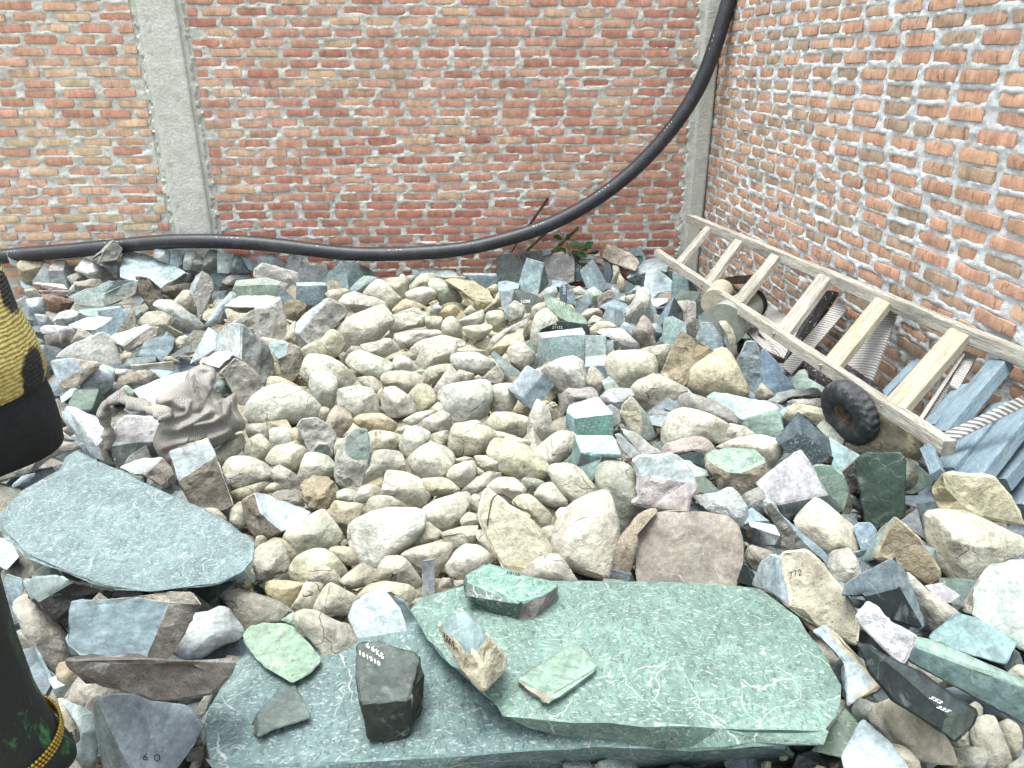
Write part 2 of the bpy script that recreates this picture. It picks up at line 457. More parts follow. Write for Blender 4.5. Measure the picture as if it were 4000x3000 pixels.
STONE_DATA = """
@ 0 880 2.212
b|b5c8d4|45,225 165,325 150,365 90,335|F:abcd|thin bluish wedge between the yellow jacket and the pipe's left end
a|d2bd8c|160,340 190,300 300,295 390,325 380,370 330,425 275,520 210,475 175,400||ochre stained rock just right of the yellow jacket under the pipe
b|d3dde6|280,490 385,330 440,350 420,400 425,505 370,505|F:abcdef|bluish white split stone leaning on the ochre rock by the jacket
b|a9b4ba|440,340 500,303 565,305 625,410 590,545 430,500 420,390 545,385|T.d8cdc2:abchg F:ghef R:hcde|grey block with pinkish top right of the bluish white split stone
a|ccd6cc|650,380 740,285 820,330 900,370 1010,490 800,490 740,445 680,410||large pale greenish rock at the back left below the pipe
b|a2ab9c|785,300 975,125 1055,210 1010,300 840,325 890,230|L.bcc5b8:abf F~:fbcde|pointed grey green rock rising in front of the pipe
a|b4bccb|860,310 960,280 1075,350 1070,455 1010,445 930,370||lavender grey rock behind the long pale blue slab
b|bcd2dc|1085,235 1240,250 1500,350 1600,410 1690,440 1640,490 1390,537 1340,530 1060,450 1075,330|T:abcdghij R.8d8c82~:defg|long pale blue slab with a dark broken right end near the pillar
a|d9e0e2|1340,195 1475,230 1470,335 1325,280||whitish upright stone under the pipe left of the pillar foot
b|a9bfcf|1480,220 1555,215 1575,330 1520,362 1470,330|F:abcde|blue shard standing between two pale stones below the pipe
c|c0ced4|1585,320 1610,230 1680,225 1722,290 1645,380 1590,378||rounded bluish stone in front of the pillar foot
r|c0bfb2|1610,350 1700,280 1765,285 1757,392 1620,387||rough grey lump leaning on the rounded bluish stone by the pillar
a|8a9990|1765,290 1800,215 1880,230 1887,407 1755,402||dark grey green stone standing in front of the concrete pillar
b|d0dee0|1880,235 2010,235 2022,290 1980,412 1880,407|F:abcde|pale upright block right of the dark grey green stone
a|76878d|2000,330 2030,260 2090,270 2200,372 2130,412 1985,412||dark slate coloured rock right of the pale upright block
b|9db6c6|2085,270 2215,320 2225,410 2150,380|F:abcd|blue wedge stone beside the dark slate rock under the pipe
b|9fb2bc|1600,380 1720,388 1985,408 1985,480 1890,535 1830,480 1720,405|T:abcg F.8ea2ac:gcdef|flat blue grey plank of stone lying before the pillar stones
r|dcd8d2|1900,460 2050,405 2160,415 2175,445 2050,502 2000,517 1905,497||white pinkish rough rock behind the green sawn block
b|9db4a4|2050,480 2300,455 2420,490 2375,640 2100,657 2012,560 2400,510 2035,522|T.b4c6b8:abcgh F:hgdef|green sawn block resting on a white rough stone
a|a3b09e|580,450 700,390 785,460 650,490 635,550 600,485||green grey flake on the left of the tan slab
r|d6cfba|645,490 870,455 900,530 860,562 700,582 655,525||tan slab with pale top lying on the long grey green block
b|c7b4ac|280,510 310,495 550,510 587,562 580,627 500,622 370,602 330,560 355,522|T.e8e8e6:abcdi F~:iefghd|pinkish block with white top below the ochre rock
r|b4896e|355,600 500,622 632,655 600,722 510,782 430,748 400,650||reddish brown rough stone at the left of the pile
a|c2d2de|235,640 390,620 432,682 420,772 300,768 250,702||bluish white stone touching the yellow jacket's side
b|9db3c2|170,470 275,532 215,550 185,522|T:abcd|small blue flake near the yellow jacket below the ochre rock
a|b0aea4|215,560 290,545 352,582 340,642 240,628||grey stone between the blue flake and bluish white stone
b|a4b8bc|605,620 1000,482 1182,475 1150,605 890,707 690,692 640,650 890,590|T:abch L.a9b4b0:ahefg R.98a394~:hcde|long grey green block with sawn corner facing the viewer
a|cdd6d6|585,570 640,500 655,590 600,622||small pale stone tucked left of the long grey green block
b|a4957e|1175,450 1280,455 1500,662 1380,645 1367,747 1300,732 1215,590 1335,560|F~:abhdefg R.6e6a62~:bcdh|layered brown stone with a dark right side left of the pillar
r|8d8473|1400,540 1640,500 1610,560 1560,610 1500,645 1420,605||dark brown rock beneath the broken end of the long slab
b|b5b4a8|1630,590 1745,400 1832,470 1842,560 1720,832 1700,700 1655,607|L.c4d4dc:abg R~:bcdefg|tall grainy stone with a pale blue left face
c|cfc9b2|1505,650 1580,570 1640,575 1722,702 1702,782 1600,732 1530,682||tan rounded stone leaning on the tall grainy stone
c|d8e4e4|1330,690 1380,645 1480,650 1560,700 1742,842 1737,902 1690,942 1620,942 1480,872 1490,772 1380,742||long white bluish boulder sloping down right on the left side
c|c0b59e|1200,850 1270,755 1400,750 1480,790 1477,872 1565,932 1480,972 1350,977||tan speckled boulder left of the long white boulder
b|a9c6c2|690,730 900,710 1042,695 1020,742 900,792 700,777|T:abcdef|thin greenish slab below the long grey green block
a|d0dce0|470,830 520,760 620,735 752,790 610,862 590,882||bluish white wedge below the reddish brown stone
b|cfd6d8|600,862 750,795 870,790 1012,810 820,902 700,902 620,882|T:abcdefg|pale thin plate lying in front of the greenish slab
b|8ba6b8|820,942 1060,730 1162,740 1167,862 1060,932 985,945 1115,747|L:abgf R.b0aa98~:bcdefg|blue faced stone with tan rind right of the pale plate
a|a9c2c4|1150,742 1220,740 1252,792 1170,855 1163,800||teal chip beside the blue faced stone
a|b6bac6|300,770 400,780 472,862 350,868||lavender stone against the jacket above the white rough slab
r|e6e6e2|350,892 400,865 600,880 642,922 560,967 370,932||white rough flat slab right of the jacket's side
r|8b8478|380,950 560,967 557,1062 420,1058||dark brown stone under the white rough slab
a|b3a795|680,882 820,960 760,982 600,1032 650,952||brown grey pointed stone above the large grey green slab
b|9fb5c2|668,945 832,957 770,992 675,1002|T:abcd|small blue triangular slab on the brown pointed stone
b|e4e9ec|960,962 1270,850 1367,880 1350,962 1110,1087 1060,1037 1290,872|T:abgf F.cdb9aa~:fgcde|white slab with rusty pink broken edge
b|c0c6ba|490,1142 600,1040 900,920 990,1000 1052,1182 940,1222 700,1165 540,1147|t~:abcdefgh|large grey green slab with one rounded side right of the jacket
b|8299a9|1195,1132 1260,1000 1420,950 1502,980 1490,1062 1400,1192 1340,1122|t:abcdefg|dome shaped dark blue slab on the left side
a|dbd3ae|1460,1112 1530,980 1600,950 1667,990 1640,1032 1560,1082||yellow cream stone right of the dome shaped blue slab
b|667276|1480,1122 1580,1052 1652,1032 1640,1092 1510,1147|T:abcde|dark slate wedge under the yellow cream stone
c|b8a88c|1040,1112 1130,1100 1142,1142 1060,1202 1040,1152||small brown stone left of the dome shaped slab
b|76888c|1040,1227 1110,1150 1340,1125 1342,1177 1180,1202|T:abcde|dark green grey flat block behind the wooden slat
b|cdbfa9|450,1180 620,1150 840,1190 852,1222 760,1302 670,1392 550,1412 500,1350 690,1240|L.bccee0:abih F~:bcdefghi|brown boulder with a blue sawn face against the jacket
a|c2d4e0|680,1372 830,1230 890,1200 982,1250 977,1372 890,1462 850,1422 690,1392||pale blue upright shard behind the dark green cube
a|c9c5c6|980,1242 1140,1250 1152,1272 1000,1352 985,1312||pale pinkish flake right of the blue upright shard
r|bfb49c|970,1402 1060,1310 1250,1250 1387,1330 1300,1382 1110,1382||tan flaky plate with a grey patch left of the sack
b|a6bdd2|1290,1245 1520,1250 1400,1322 1330,1277|T:abcd|blue strip of stone behind the tan flaky plate
b|e9eae8|1160,1422 1450,1302 1622,1260 1560,1402 1400,1482 1340,1562 1250,1522 1190,1472|t:abcdefgh|white flat sheet of stone partly under the burlap sack
b|b9cddd|1660,1152 1770,932 1800,890 1882,940 1872,1062 1720,1152 1650,1192|t:abcdefg|bluish slab leaning behind the paper sheets
b|c9d2cf|1880,1012 1900,930 1990,860 2090,865 2200,950 2300,1040 2352,1150 2362,1310 2290,1442 2150,1252 2080,1162 2000,1122 1890,1082|L.d8e2e4:abcdklm R~:defghijk|tall pale slab like stone behind the burlap sack
a|bcd0da|1720,932 1900,682 2000,560 2052,600 2000,682 1900,762 1840,872 1800,902||long pale blue spine of stone right of the white boulder
b|d4d3c4|1950,712 2080,620 2422,625 2440,742 2462,852 2452,1012 2310,1037 2230,992 2190,902 1955,885 2360,705 2200,722|T.ececea:abckl F~:lkcdefghij|white topped rough block under the green sawn block
a|93a2a0|1850,1422 1880,1340 1940,1315 2000,1402 2012,1452 1880,1447||green speckled dome stone just behind the sack's top
b|c2c0b0|1890,1292 2030,1150 2120,1200 2245,1330 2215,1562 2080,1602 2000,1422 1940,1312|F~:abcdefgh|large grey tan boulder right behind the burlap sack
a|9aae9f|890,1547 1080,1380 1110,1385 1230,1492 1100,1482 990,1492 920,1562||green grey stone just right of the dark green cube
b|bdd2dc|525,1482 640,1390 672,1402 640,1462 540,1532|T:abcde|pale blue chip left of the dark green cube by the jacket
c|c9d6da|690,1402 780,1370 842,1422 670,1432||small bluish stone behind the dark green cube
c|b9a888|1410,1152 1480,1130 1562,1192 1510,1202||small brown stone below the dome shaped blue slab
@ 0 1500 2.212
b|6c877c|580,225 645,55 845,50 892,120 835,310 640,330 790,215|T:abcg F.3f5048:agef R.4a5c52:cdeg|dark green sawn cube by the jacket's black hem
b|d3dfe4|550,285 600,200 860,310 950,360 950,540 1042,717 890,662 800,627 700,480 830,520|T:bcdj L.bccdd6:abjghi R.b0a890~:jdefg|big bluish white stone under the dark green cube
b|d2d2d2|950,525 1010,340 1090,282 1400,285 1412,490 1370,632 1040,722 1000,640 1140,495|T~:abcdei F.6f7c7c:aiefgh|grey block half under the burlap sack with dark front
b|c4c8c0|1060,712 1120,620 1260,530 1302,642 1100,690|F:abcde|quarter disc of grey stone below the grey block
b|c9bcaa|1040,722 1200,660 1390,630 1512,760 1440,892 1380,872 1150,772 1340,690 1230,792|T.dfe6ea:abchig F~:ihcdef|white stone with brown broken face above the big blue slab
b|9c917e|1485,605 1800,485 1850,600 2007,1037 1890,1087 1690,1062 1548,835 1845,640|T.dbe6ee:abhg F~:ghdef R.d8dcd4:bcdh|tall block with white top half and brown front below the sack
b|abb0a0|-40,640 150,570 250,520 332,637 250,762 100,802 -40,850 160,610 -40,690|T.d8dedc:abcdhi F~:ihdefg|pale topped stone at the left edge below the jacket hem
a|cdc4b2|240,522 400,480 560,500 702,562 560,582 420,642 300,752 332,640||tan slab above the big blue slab's upper corner
c|ccccc0|430,452 540,420 642,490 560,492||pale stone left of the big bluish white stone
a|98a8b8|110,872 190,800 300,770 250,852 120,892||blue grey stone under the edge of the big blue slab
b|bccde0|-40,1325 90,1350 140,1440 162,1490 60,1602 -40,1550|T:abcdef|bluish slab under the left tip of the big blue slab
@ 0 0 0.553
b,z.60|869fa7|-4,1122 45,1060 130,1010 152,985 170,975 440,1100 460,1118 520,1150 553,1178 550,1208 525,1237 470,1262 390,1272 320,1281 230,1268 150,1240 60,1200 10,1148|H%:abcdefghijklmnopqr|huge blue grey polished slab filling the lower left
@ 0 2250 2.212
b|a9c0cc|20,110 60,-10 190,30 202,120 130,262 90,200|L:abcdef|blue block at the left edge above the dark skirt
b|3e403e|200,60 270,20 520,-10 620,50 980,120 900,217 690,237 640,502 490,362 310,217 250,145 390,172|L.a9bcc0:abcdljk F~:ldefghij|blackish rock with a bluish left face under the huge slab
a|c2b9aa|140,272 240,160 380,280 490,382 620,522 642,602 742,692 560,762 470,802 330,642 230,482||long tan slab beside the dark skirt
c|a3906f|490,832 520,760 640,740 742,832 640,942 580,952 500,882||brown stub of stone below the long tan slab
b|a6c2d2|615,582 645,380 665,240 950,215 1300,180 1450,150 1620,160 1707,262 1650,332 1480,652 1400,737 1280,748 1000,692 730,660 1180,207 1440,250 1400,350 1320,540 1250,702|t:abcopqrsmn R.9c9484~:phijklsrq T.e2d8bc~:cdefghpo|big stone with a cut blue face and brown rind lower left
a|ccd4d8|1490,652 1560,480 1650,340 1800,330 1880,285 1980,310 2102,470 2090,532 1900,612 1720,722 1560,702||pale grey stone right of the blue faced stone with brown rind
b|8c857c|610,725 1300,716 1972,742 1930,852 1800,1002 1500,1072 1330,1072 1000,962 720,842 640,792 1300,754|H.bcc8cc:abck F~:akcdefghij|long dark hull shaped half boulder with flat top lower left
c|c2b6aa|570,1072 650,940 740,830 830,870 1100,1032 1000,1032 850,1062 830,1202 700,1112||tan stone below the left end of the hull shaped boulder
b|bacadb|830,1202 832,1090 870,1058 1000,1030 1310,1030 1350,1090 1590,1120 1742,1290 1700,1380 1480,1700 1170,1700 930,1700 870,1450 900,1150 1020,1400|t:cdefghijkon L.8ea0a8:abcnoklm|large light blue slab marked with a number at the bottom left|6@1230,1590>70,0^0,-55 k;0@1330,1600>70,0^0,-60 k
c|bfb39f|500,1072 600,1090 702,1340 692,1402 560,1502 440,1562 440,1450 600,1290||tan stone with black marks beside the skirt hem|B7@612,1400>30,-12^-10,-50 k
a|abbec2|510,1072 700,1150 832,1250 852,1402 830,1562 740,1642 640,1562 702,1380 622,1200||blue grey rock between the skirt hem and the large light blue slab
c|e6e4da|150,1720 200,1640 430,1570 600,1560 672,1642 700,1720||white stone at the bottom edge near the skirt
c|aaa79e|1690,1172 1790,990 1800,930 1870,850 1942,810 1882,960 1772,1192 1740,1242||grey stone wedged under the left edge of the lower green slab
b|bdd2d8|420,892 480,865 562,942 460,972|T:abcd|pale blue chip beside the brown stub
b|a6b6b8|460,982 640,920 582,1062 490,1052|F:abcd|grey block below the pale blue chip
b|52665f|1660,130 1700,165 2032,40 1800,237|T:abcd|dark green plate under the right tip of the huge slab
b|a2a69e|910,217 1020,140 1240,150 1110,212|T:abcd|grey slab between the huge slab and the blue faced stone
b|a6a69a|1590,160 1700,165 1862,292 1800,332 1650,332|T:abcde|grey slab behind the pale grey stone
b|90a9b5|300,600 330,640 447,862 420,882 330,690|T:abcde|narrow blue strip along the dark skirt
@ 1000 880 2.212
a|c0d2de|0,290 30,255 140,245 252,330 240,362 100,335 40,352||bluish stone with a white side behind the thin upright slab
b|cfd5d5|250,372 290,235 330,230 402,265 375,402 362,482 300,402|F:abcdefg|thin upright pale slab standing against the wall
b|dedad2|-10,382 60,330 250,380 357,410 352,652 190,545 -10,450|F~:abcdefg|white rough slab behind the green sawn block
b|d4dce0|390,335 480,352 600,345 617,400 560,497 360,492 375,390|F:abcdefg|concave topped pale grey block against the wall
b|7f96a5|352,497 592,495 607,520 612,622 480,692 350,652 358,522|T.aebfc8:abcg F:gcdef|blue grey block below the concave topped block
b|8faab6|570,482 640,400 750,320 830,325 960,370 1062,462 900,562 800,565 620,567 790,440|L.a6c0cc:abcjhi R:cdefghj|big blue boulder with sawn faces against the back wall
a|9db0b4|800,562 930,435 1052,462 990,542 900,592||grey blue triangular rock in front of the big blue boulder
b|9fb4c2|190,545 260,570 352,652 215,702 185,622|F:abcde|blue slab piece below the white rough slab
r|ab9c7c|215,722 270,650 340,645 432,690 420,752 350,832 240,782||brown ribbed rock right of the white topped rough block
c|d4cdae|600,587 640,558 760,550 802,575 720,642 680,692 620,622||lens shaped cream stone below the big blue boulder
a|d6cfbb|710,662 760,590 870,575 1090,660 1132,702 940,742 840,792 740,732||flat cream stone with two lines of black writing|KKG@815,660>24,4^0,-26 k;40@815,692>22,-4^0,-22 k
c|d7d4bd|930,592 1050,465 1140,510 1252,632 1262,662 1180,762 1130,702 1000,622||large pale dome shaped cobble in the middle back
c|e0dcc2|1090,470 1230,450 1260,420 1312,470 1317,542 1270,642 1200,562||cream upright cobble behind the white lens
c|a4b2b4|1300,440 1360,432 1382,470 1320,512||small blue grey stone behind the cream upright cobble
c|dbd8bd|1320,532 1420,430 1520,412 1602,460 1500,502 1470,562 1340,562||greenish cream pointed cobble near the wall's centre
b|a6b8c2|1355,382 1380,373 1700,393 1742,442 1500,452 1420,442 1360,442|T.b4c4cc:abcde F:aefg|flat blue slab lying along the foot of the wall
b|7f96a4|1790,413 2070,418 2077,435 2082,522 1960,562 1850,472 1795,427|T.a2b4bc:abcg F:gcdef|dark blue grey block at the wall foot left of the tall grey slab
c|ccd2c0|1490,512 1520,460 1600,465 1720,542 1782,642 1700,702 1600,682 1540,602||pale green grey cobble left of the yellow block
c|e4e2d0|1290,592 1330,560 1460,530 1562,580 1540,632 1440,692 1330,652||white lens shaped cobble on top of the central heap
c|dfc9a0|1190,722 1290,640 1440,690 1472,722 1380,702 1200,752||ochre flat cobble below the white lens
b|d9cd9e|1640,482 1700,470 1880,480 1990,560 2057,650 2050,692 1920,737 1880,662 1780,562 1910,640|T~:abcdeji F.d0bd88~:ijefgh|big yellow cream block in the back centre right
c|c2d2cc|1500,752 1540,680 1600,700 1612,732 1570,772||small pale green cobble under the pale green grey one
c|c7ac78|1590,762 1650,700 1720,690 1762,752 1740,802 1640,802||ochre brown cobble below the yellow cream block
c|c8bca0|1780,772 1850,690 1902,742 1880,772||little tan cobble tucked under the yellow cream block
c|bfba9e|2050,652 2090,580 2122,590 2112,692 2050,742 1960,747||olive tan cobble at the right end of the yellow cream block
c|cfc39c|1985,552 2060,510 2092,520 2080,582 2010,592||small ochre cobble before the dark blue grey block
a|c9c9b2|1170,862 1200,780 1330,760 1450,790 1522,852 1420,882 1165,927||grey green pointed slab like cobble in the upper middle
c|e0dfd0|1290,742 1380,713 1472,770 1440,792 1340,762||white cobble above the grey green pointed one
c|d2d0b8|1460,812 1520,788 1602,800 1602,912 1480,892||blocky cream cobble right of the grey green pointed one
c|cfceb6|1608,862 1640,800 1700,788 1762,862 1777,982 1690,962 1610,952||upright egg like cobble next to the blocky cream one
a|d9d6be|1740,832 1880,760 1960,733 1972,832 1930,872 1800,912||pale wedge cobble with a small dark chip
c|d0cab0|1790,882 2000,858 2042,890 1960,987 1850,972||grooved tan cobble standing on bare sand
c|d9d5bb|1980,802 2010,748 2120,738 2152,800 2130,862 2070,922 2020,872||cream cobble right of the pale wedge
b|b5b7ab|290,902 600,642 627,638 760,708 782,772 650,892 495,1040 395,1042 372,932|l.c6d6e0:abci F~:icdefg L.a8a89a~:aigh|big rough grey block with a pale blue top edge
c|d4d1bf|655,902 780,818 1070,683 1132,718 1187,832 1040,1002 990,1042 780,1092 740,1002||biggest tan boulder of the upper middle beside the rough block
c|d2caa6|365,1122 420,1048 560,978 650,898 740,958 772,1020 740,1092 650,1152 420,1162||yellow tan cobble under the big rough grey block
b|b2ab95|110,1062 160,1008 270,1018 372,1058 392,1252 320,1342 250,1342 210,1232 250,1120 180,1150|T.b4cad2~:abcij F~:icdefghj|upright brown stone with pale blue top
c|cfc2b0|240,992 300,868 340,828 332,932 382,1002 360,1062 310,1002||pinkish cobble beneath the rough block's left end
c|dcdccb|895,1032 1020,1008 1150,973 1242,1072 1150,1112 1060,1147 950,1102||flat grey white cobble with a crack below the biggest tan boulder
a|e0ddc8|1195,932 1300,918 1560,903 1592,940 1530,982 1350,1042 1240,1062 1200,1002||long pale cobble right of the biggest tan boulder
a|d8d4b8|1370,1202 1440,1040 1500,1018 1720,998 1727,1122 1650,1202 1490,1292 1400,1292||big layered yellow cream cobble in the middle
c|dad7c2|1325,1072 1400,1008 1600,953 1760,988 1802,1040 1720,1062 1500,1062 1400,1132 1340,1112||pale cobble lying behind the layered yellow cream one
c|d5d1b8|1700,1090 1760,1060 1860,1063 2000,1088 2012,1132 1900,1130||sandy flat cobble above the white oval
c|efefe8|1670,1132 1760,1100 1920,1108 2060,1188 2062,1227 1970,1287 1850,1267 1700,1202||smooth white oval cobble
c|dbd6ba|1430,1302 1500,1230 1650,1198 1692,1208 1600,1302 1550,1362 1450,1367||cracked cream cobble under the layered yellow cream one
c|d8d4bd|1730,1292 1760,1250 1882,1290 1830,1352 1760,1362||small cream cobble below the white oval
a|dcd8c0|1530,1422 1640,1260 1690,1208 1762,1300 1762,1362 1660,1402 1580,1472||pointed pale cobble above the large greenish white boulder
b|d8d4c0|1950,1322 2080,1213 2142,1300 2112,1372 2000,1352|F~:abcde|squarish pale stone right of the white oval's tip
c|cdb8a6|1878,1320 1920,1293 1962,1320 1920,1347||tiny pinkish cobble left of the squarish pale stone
c|e6e6d4|780,1162 830,1100 930,1093 1130,1170 1192,1212 1100,1312 1080,1342 960,1302 800,1222||bright cream elongated cobble in the middle
c|e8e8dc|1170,1252 1200,1150 1260,1128 1330,1150 1392,1222 1392,1267 1240,1272||bright white rounded cobble right of the bright elongated one
c|d5d2bb|1140,1152 1220,1110 1320,1093 1387,1150 1380,1172 1290,1132||thin grey cobble behind the bright white rounded one
c|dedcc4|392,1252 440,1130 500,1108 640,1133 760,1208 790,1242 867,1312 860,1382 700,1402 420,1322||large cream boulder behind the white egg
c|e2e6da|458,1372 480,1290 540,1258 620,1263 692,1320 697,1452 660,1562 610,1582 540,1542 470,1452||white egg shaped cobble standing upright
c|dccfae|90,1412 110,1310 180,1308 330,1368 462,1452 200,1402 100,1422||tan cobble hidden behind the broad pale boulder
c|dfe0d0|-92,1590 -20,1480 100,1400 230,1363 340,1398 460,1460 562,1572 547,1652 520,1672 280,1714 0,1729 -80,1662||broad pale boulder with a grey blue right tip right of the sack
a|e0dfc6|700,1412 850,1383 990,1403 1020,1440 1077,1602 1060,1622 900,1662 800,1622 700,1562||big square cream cobble with faint writing|AR@830,1400>22,0^0,-16 k;09411@775,1440>20,-4^2,-18 k
c|d6d2bd|872,1322 1000,1308 1102,1380 1090,1422 1040,1452 940,1402||grey cream cobble above the big square cream one
a|d8c6a8|1090,1312 1140,1258 1350,1263 1442,1330 1420,1402 1310,1457 1250,1422 1110,1372||pinkish tan flat topped cobble in the middle
c|c9bf9c|1310,1472 1400,1378 1490,1378 1552,1470 1552,1542 1450,1612 1390,1602 1370,1522||golden brown round cobble
a|d6cfbc|1083,1482 1110,1410 1200,1388 1340,1488 1387,1562 1392,1602 1250,1652 1150,1662 1083,1592||layered pinkish cobble left of the golden brown round one
c|cdc3b2|1035,1482 1090,1400 1102,1502 1080,1572||narrow pink grey cobble between two big cream ones
c|d3dad0|1578,1462 1620,1400 1860,1343 1990,1348 2037,1410 2037,1502 1980,1622 1900,1682 1800,1712 1700,1682 1620,1562||large smooth greenish white boulder in the middle
c|e0decb|2040,1392 2180,1368 2230,1388 2262,1482 2200,1602 2060,1642 2020,1562||cream cobble right of the large greenish white boulder
c|d9d2b6|1490,1602 1570,1528 1612,1560 1642,1622 1540,1642 1480,1622||small cream cobble left under the large greenish white boulder
b|74868a|2035,1115 2065,1093 2280,1270 2245,1302 2180,1287 2080,1190|T:abcdef|dark slate wedge pointing right in the middle
@ 1900 880 2.212
b|9faead|88,430 105,255 210,248 280,263 342,382 270,542 220,502 100,542|F~:abcdefgh|tall grey slab standing against the wall with dry twigs
b|6c7a80|300,240 440,220 492,240 482,332 370,302 340,332|F:abcdef|dark stone behind the tall grey slab under dry twigs
b|adc8d4|275,542 350,290 492,335 532,502 440,602 380,592|F:abcef R.7a8f96:cde|pale blue stone with a dark right side beside the big white rock
b|eceae4|485,272 742,230 757,300 752,482 600,522 525,532 500,402|F~:abcdefg|big white rough rock standing at the back right of centre
b|a2b6c4|480,205 572,240 480,267|F:abc|small blue shard peeking above the big white rock
b|7089a4|752,382 800,322 832,390 852,482 780,467|F:abcde|dark blue stone with white numbers beside the big white rock|75@782,362>22,0^0,-28 w;2116@775,395>16,0^0,-22 w
b|bcb8aa|750,295 1012,295 1000,327 760,322|F:abcd|flat grey slab edge behind the dark blue numbered stone
b|c4d8d4|805,287 870,252 932,250 940,293|F:abcd|pale green wedge below the green leaves
b|a6bcca|812,402 920,300 1000,420 1047,542 1000,572 870,542|F:abcdef|blue leaning slab with a fan shaped sawn face
c|c2b49c|945,332 1010,325 1022,472 960,382||tan stone behind the blue fan shaped slab
b|73879a|1015,310 1070,340 1092,422 1050,522 1020,462|F:abcde|narrow dark blue slab behind the fan shaped one
c|aba292|1090,352 1140,370 1152,432 1110,522 1070,512 1095,432||brown grey rounded stone under the reddish block
b|d9ccb4|1000,272 1050,170 1250,245 1312,322 1280,392 1080,322 1040,250|l~:bcdefg L~:abgf|reddish white block perched on the heap near the back wall
b|a8becb|1220,242 1270,188 1340,193 1347,262 1290,262|F:abcde|blue block against the wall behind the perched reddish block
b|aac6c8|1288,242 1360,238 1377,312 1310,342|F:abcd|pale teal chip right of the perched reddish block
b|abbecd|1215,452 1370,310 1500,280 1562,345 1552,407 1440,387 1340,537 1300,502|T:abcdef F.6a7884~:afgh|big blue wedge with dark rough front near the ladder's foot
b|b9cdde|1365,522 1385,395 1480,378 1612,490 1617,557 1495,582 1420,642|t:abcdefg|pale blue sloped stone in front of the big blue wedge
b|a4c6ca|1598,642 1620,390 1740,420 1852,622 1800,662 1752,642|F:abcf R.6f7f7a~:cdef|tall teal stone with a dark side beneath the lower ladder rail|12314@1690,620>12,-5^3,-18 w
b|687a84|1540,382 1612,400 1612,482 1560,432|F:abcd|dark blue chip left of the tall teal stone
a|c8b690|1133,492 1155,420 1202,502 1197,612 1138,602||tan spike of stone pointing up
b|7d9396|1195,472 1292,532 1302,572 1200,602|F:abcd|dark teal stone right of the tan spike
a|a4c4c4|1195,607 1310,522 1322,552 1230,622||teal speckled flake below the dark teal stone
b|abc0d2|93,562 110,490 170,480 282,502 272,545 150,572|T:abcdef|small blue block at the foot of the tall grey slab
b|b6c8d8|113,572 237,565 277,642 230,692 175,812 130,652|F:abef R.9db0bc:bcde|upright pale blue block left of the dark half disc
b,up|3e484a|228,592 270,550 420,602 502,642 440,702 380,712 280,662|t:abcdefg|dark half disc slab with white numbers|51@300,672>14,1^0,-22 w;2288@328,668>13,0^0,-22 w
a|b5bfae|178,722 240,652 332,692 312,792 200,842||grey green stone below the dark half disc
c|b2c8dc|453,602 540,535 600,540 612,602 560,642 480,632||pale blue dome stone behind the dark green long slab
b|98aec4|570,475 690,490 722,530 650,522 580,542|T:abcde|blue flat block below the big white rock
b|7487a0|630,542 700,505 712,530 692,692 640,662|F:abcde|upright dark blue stone with vertical white writing|45KG@662,520>0,20^22,4 w
b|9db3c8|700,562 762,592 772,672 700,682|F:abcd|blue block right of the vertically lettered stone
b,up|84a28e|505,612 530,600 700,690 842,800 872,852 750,855 640,802 520,702|t:abcdefgh|dark green long slab sloping down right with white marks|57111@600,665>17,6^0,-16 w
c|d0c4ac|690,692 740,688 782,762 720,722||small tan cobble right of the dark green long slab
a|cfd3c8|738,562 800,530 872,580 780,612||pale rough stone above the cream edged block
b|a8bccc|752,642 885,583 902,682 800,782 760,722 790,650|T.e8e4cf~:abf F:fbcde|blue block with a cream top edge in the back right heap
a|c9dcd6|868,562 930,538 992,580 950,702 890,662||pale green triangular stone right of the cream edged block
b|b9b6a6|958,602 1080,560 1112,590 1112,642 970,722|F~:abcde|tan grey block in the back right heap
c|bccfda|1080,542 1140,560 1152,622 1110,642||bluish rounded stone left of the tan spike
b|91aabc|985,702 1100,645 1202,682 1217,742 1170,822 1040,732|T:abcdef|blue slab lying behind the grey blue prism
b|a7b9c8|1008,792 1050,703 1172,740 1182,852 1110,902 1100,745|L:abfe R.8496a0:bcdef|grey blue prism standing left of the pale spire
a|cdd8d4|1120,642 1200,610 1212,682 1150,652||small pale chip under the tan spike
c|cabfae|1198,622 1282,600 1262,682 1230,692||small tan stone right of the tan spike's foot
r|d5d8cc|1208,722 1290,642 1300,562 1380,548 1412,622 1402,762 1330,832 1260,922 1215,832||tall pale spire of rock in the right heap
b|b8cdd8|1388,702 1420,650 1472,752 1452,832 1380,812|F:abcde|bluish stone touching the pale spire's right side
b|d6e0e4|1418,632 1560,630 1562,662 1480,702 1420,682|T:abcde|pale flat slab below the pale blue sloped stone
b|9fbad8|1458,842 1570,690 1620,628 1692,742 1692,822 1540,855|L:abcf R.6c7c88:cdef|blue wedge stone with fan shaped saw marks under the ladder
r|bab0a2|1253,962 1360,788 1400,820 1452,922 1452,1042 1320,1082||brown grey pyramid rock right of the pale spire
a|bccfda|1153,902 1190,838 1242,862 1262,962 1200,932||bluish upright chip left of the brown grey pyramid
a|93a7b3|1400,852 1500,858 1522,942 1460,1002 1420,902||grey blue stone right of the brown grey pyramid
b|b5d2d2|1518,982 1540,808 1610,793 1722,852 1722,942 1650,962 1580,1092|F:abcdefg|tall pale teal slab with streaks
r|d0cac0|1710,932 1740,690 1770,653 1814,665 1802,962 1750,947||narrow white and brown upright stone near the cement pipe
a|d9dccb|1650,662 1752,650 1742,762 1690,772||pale stone with white patches left of the narrow upright stone
b|6b8286|1808,655 1917,655 1922,722 1840,777 1815,762|F:abcde|dark slate cube near the cement pipe
b|aacdd3|1833,792 1920,720 2012,842 1937,852 1840,872|L:abde R.7d96a0:bcd|teal wedge block in front of the cement pipe
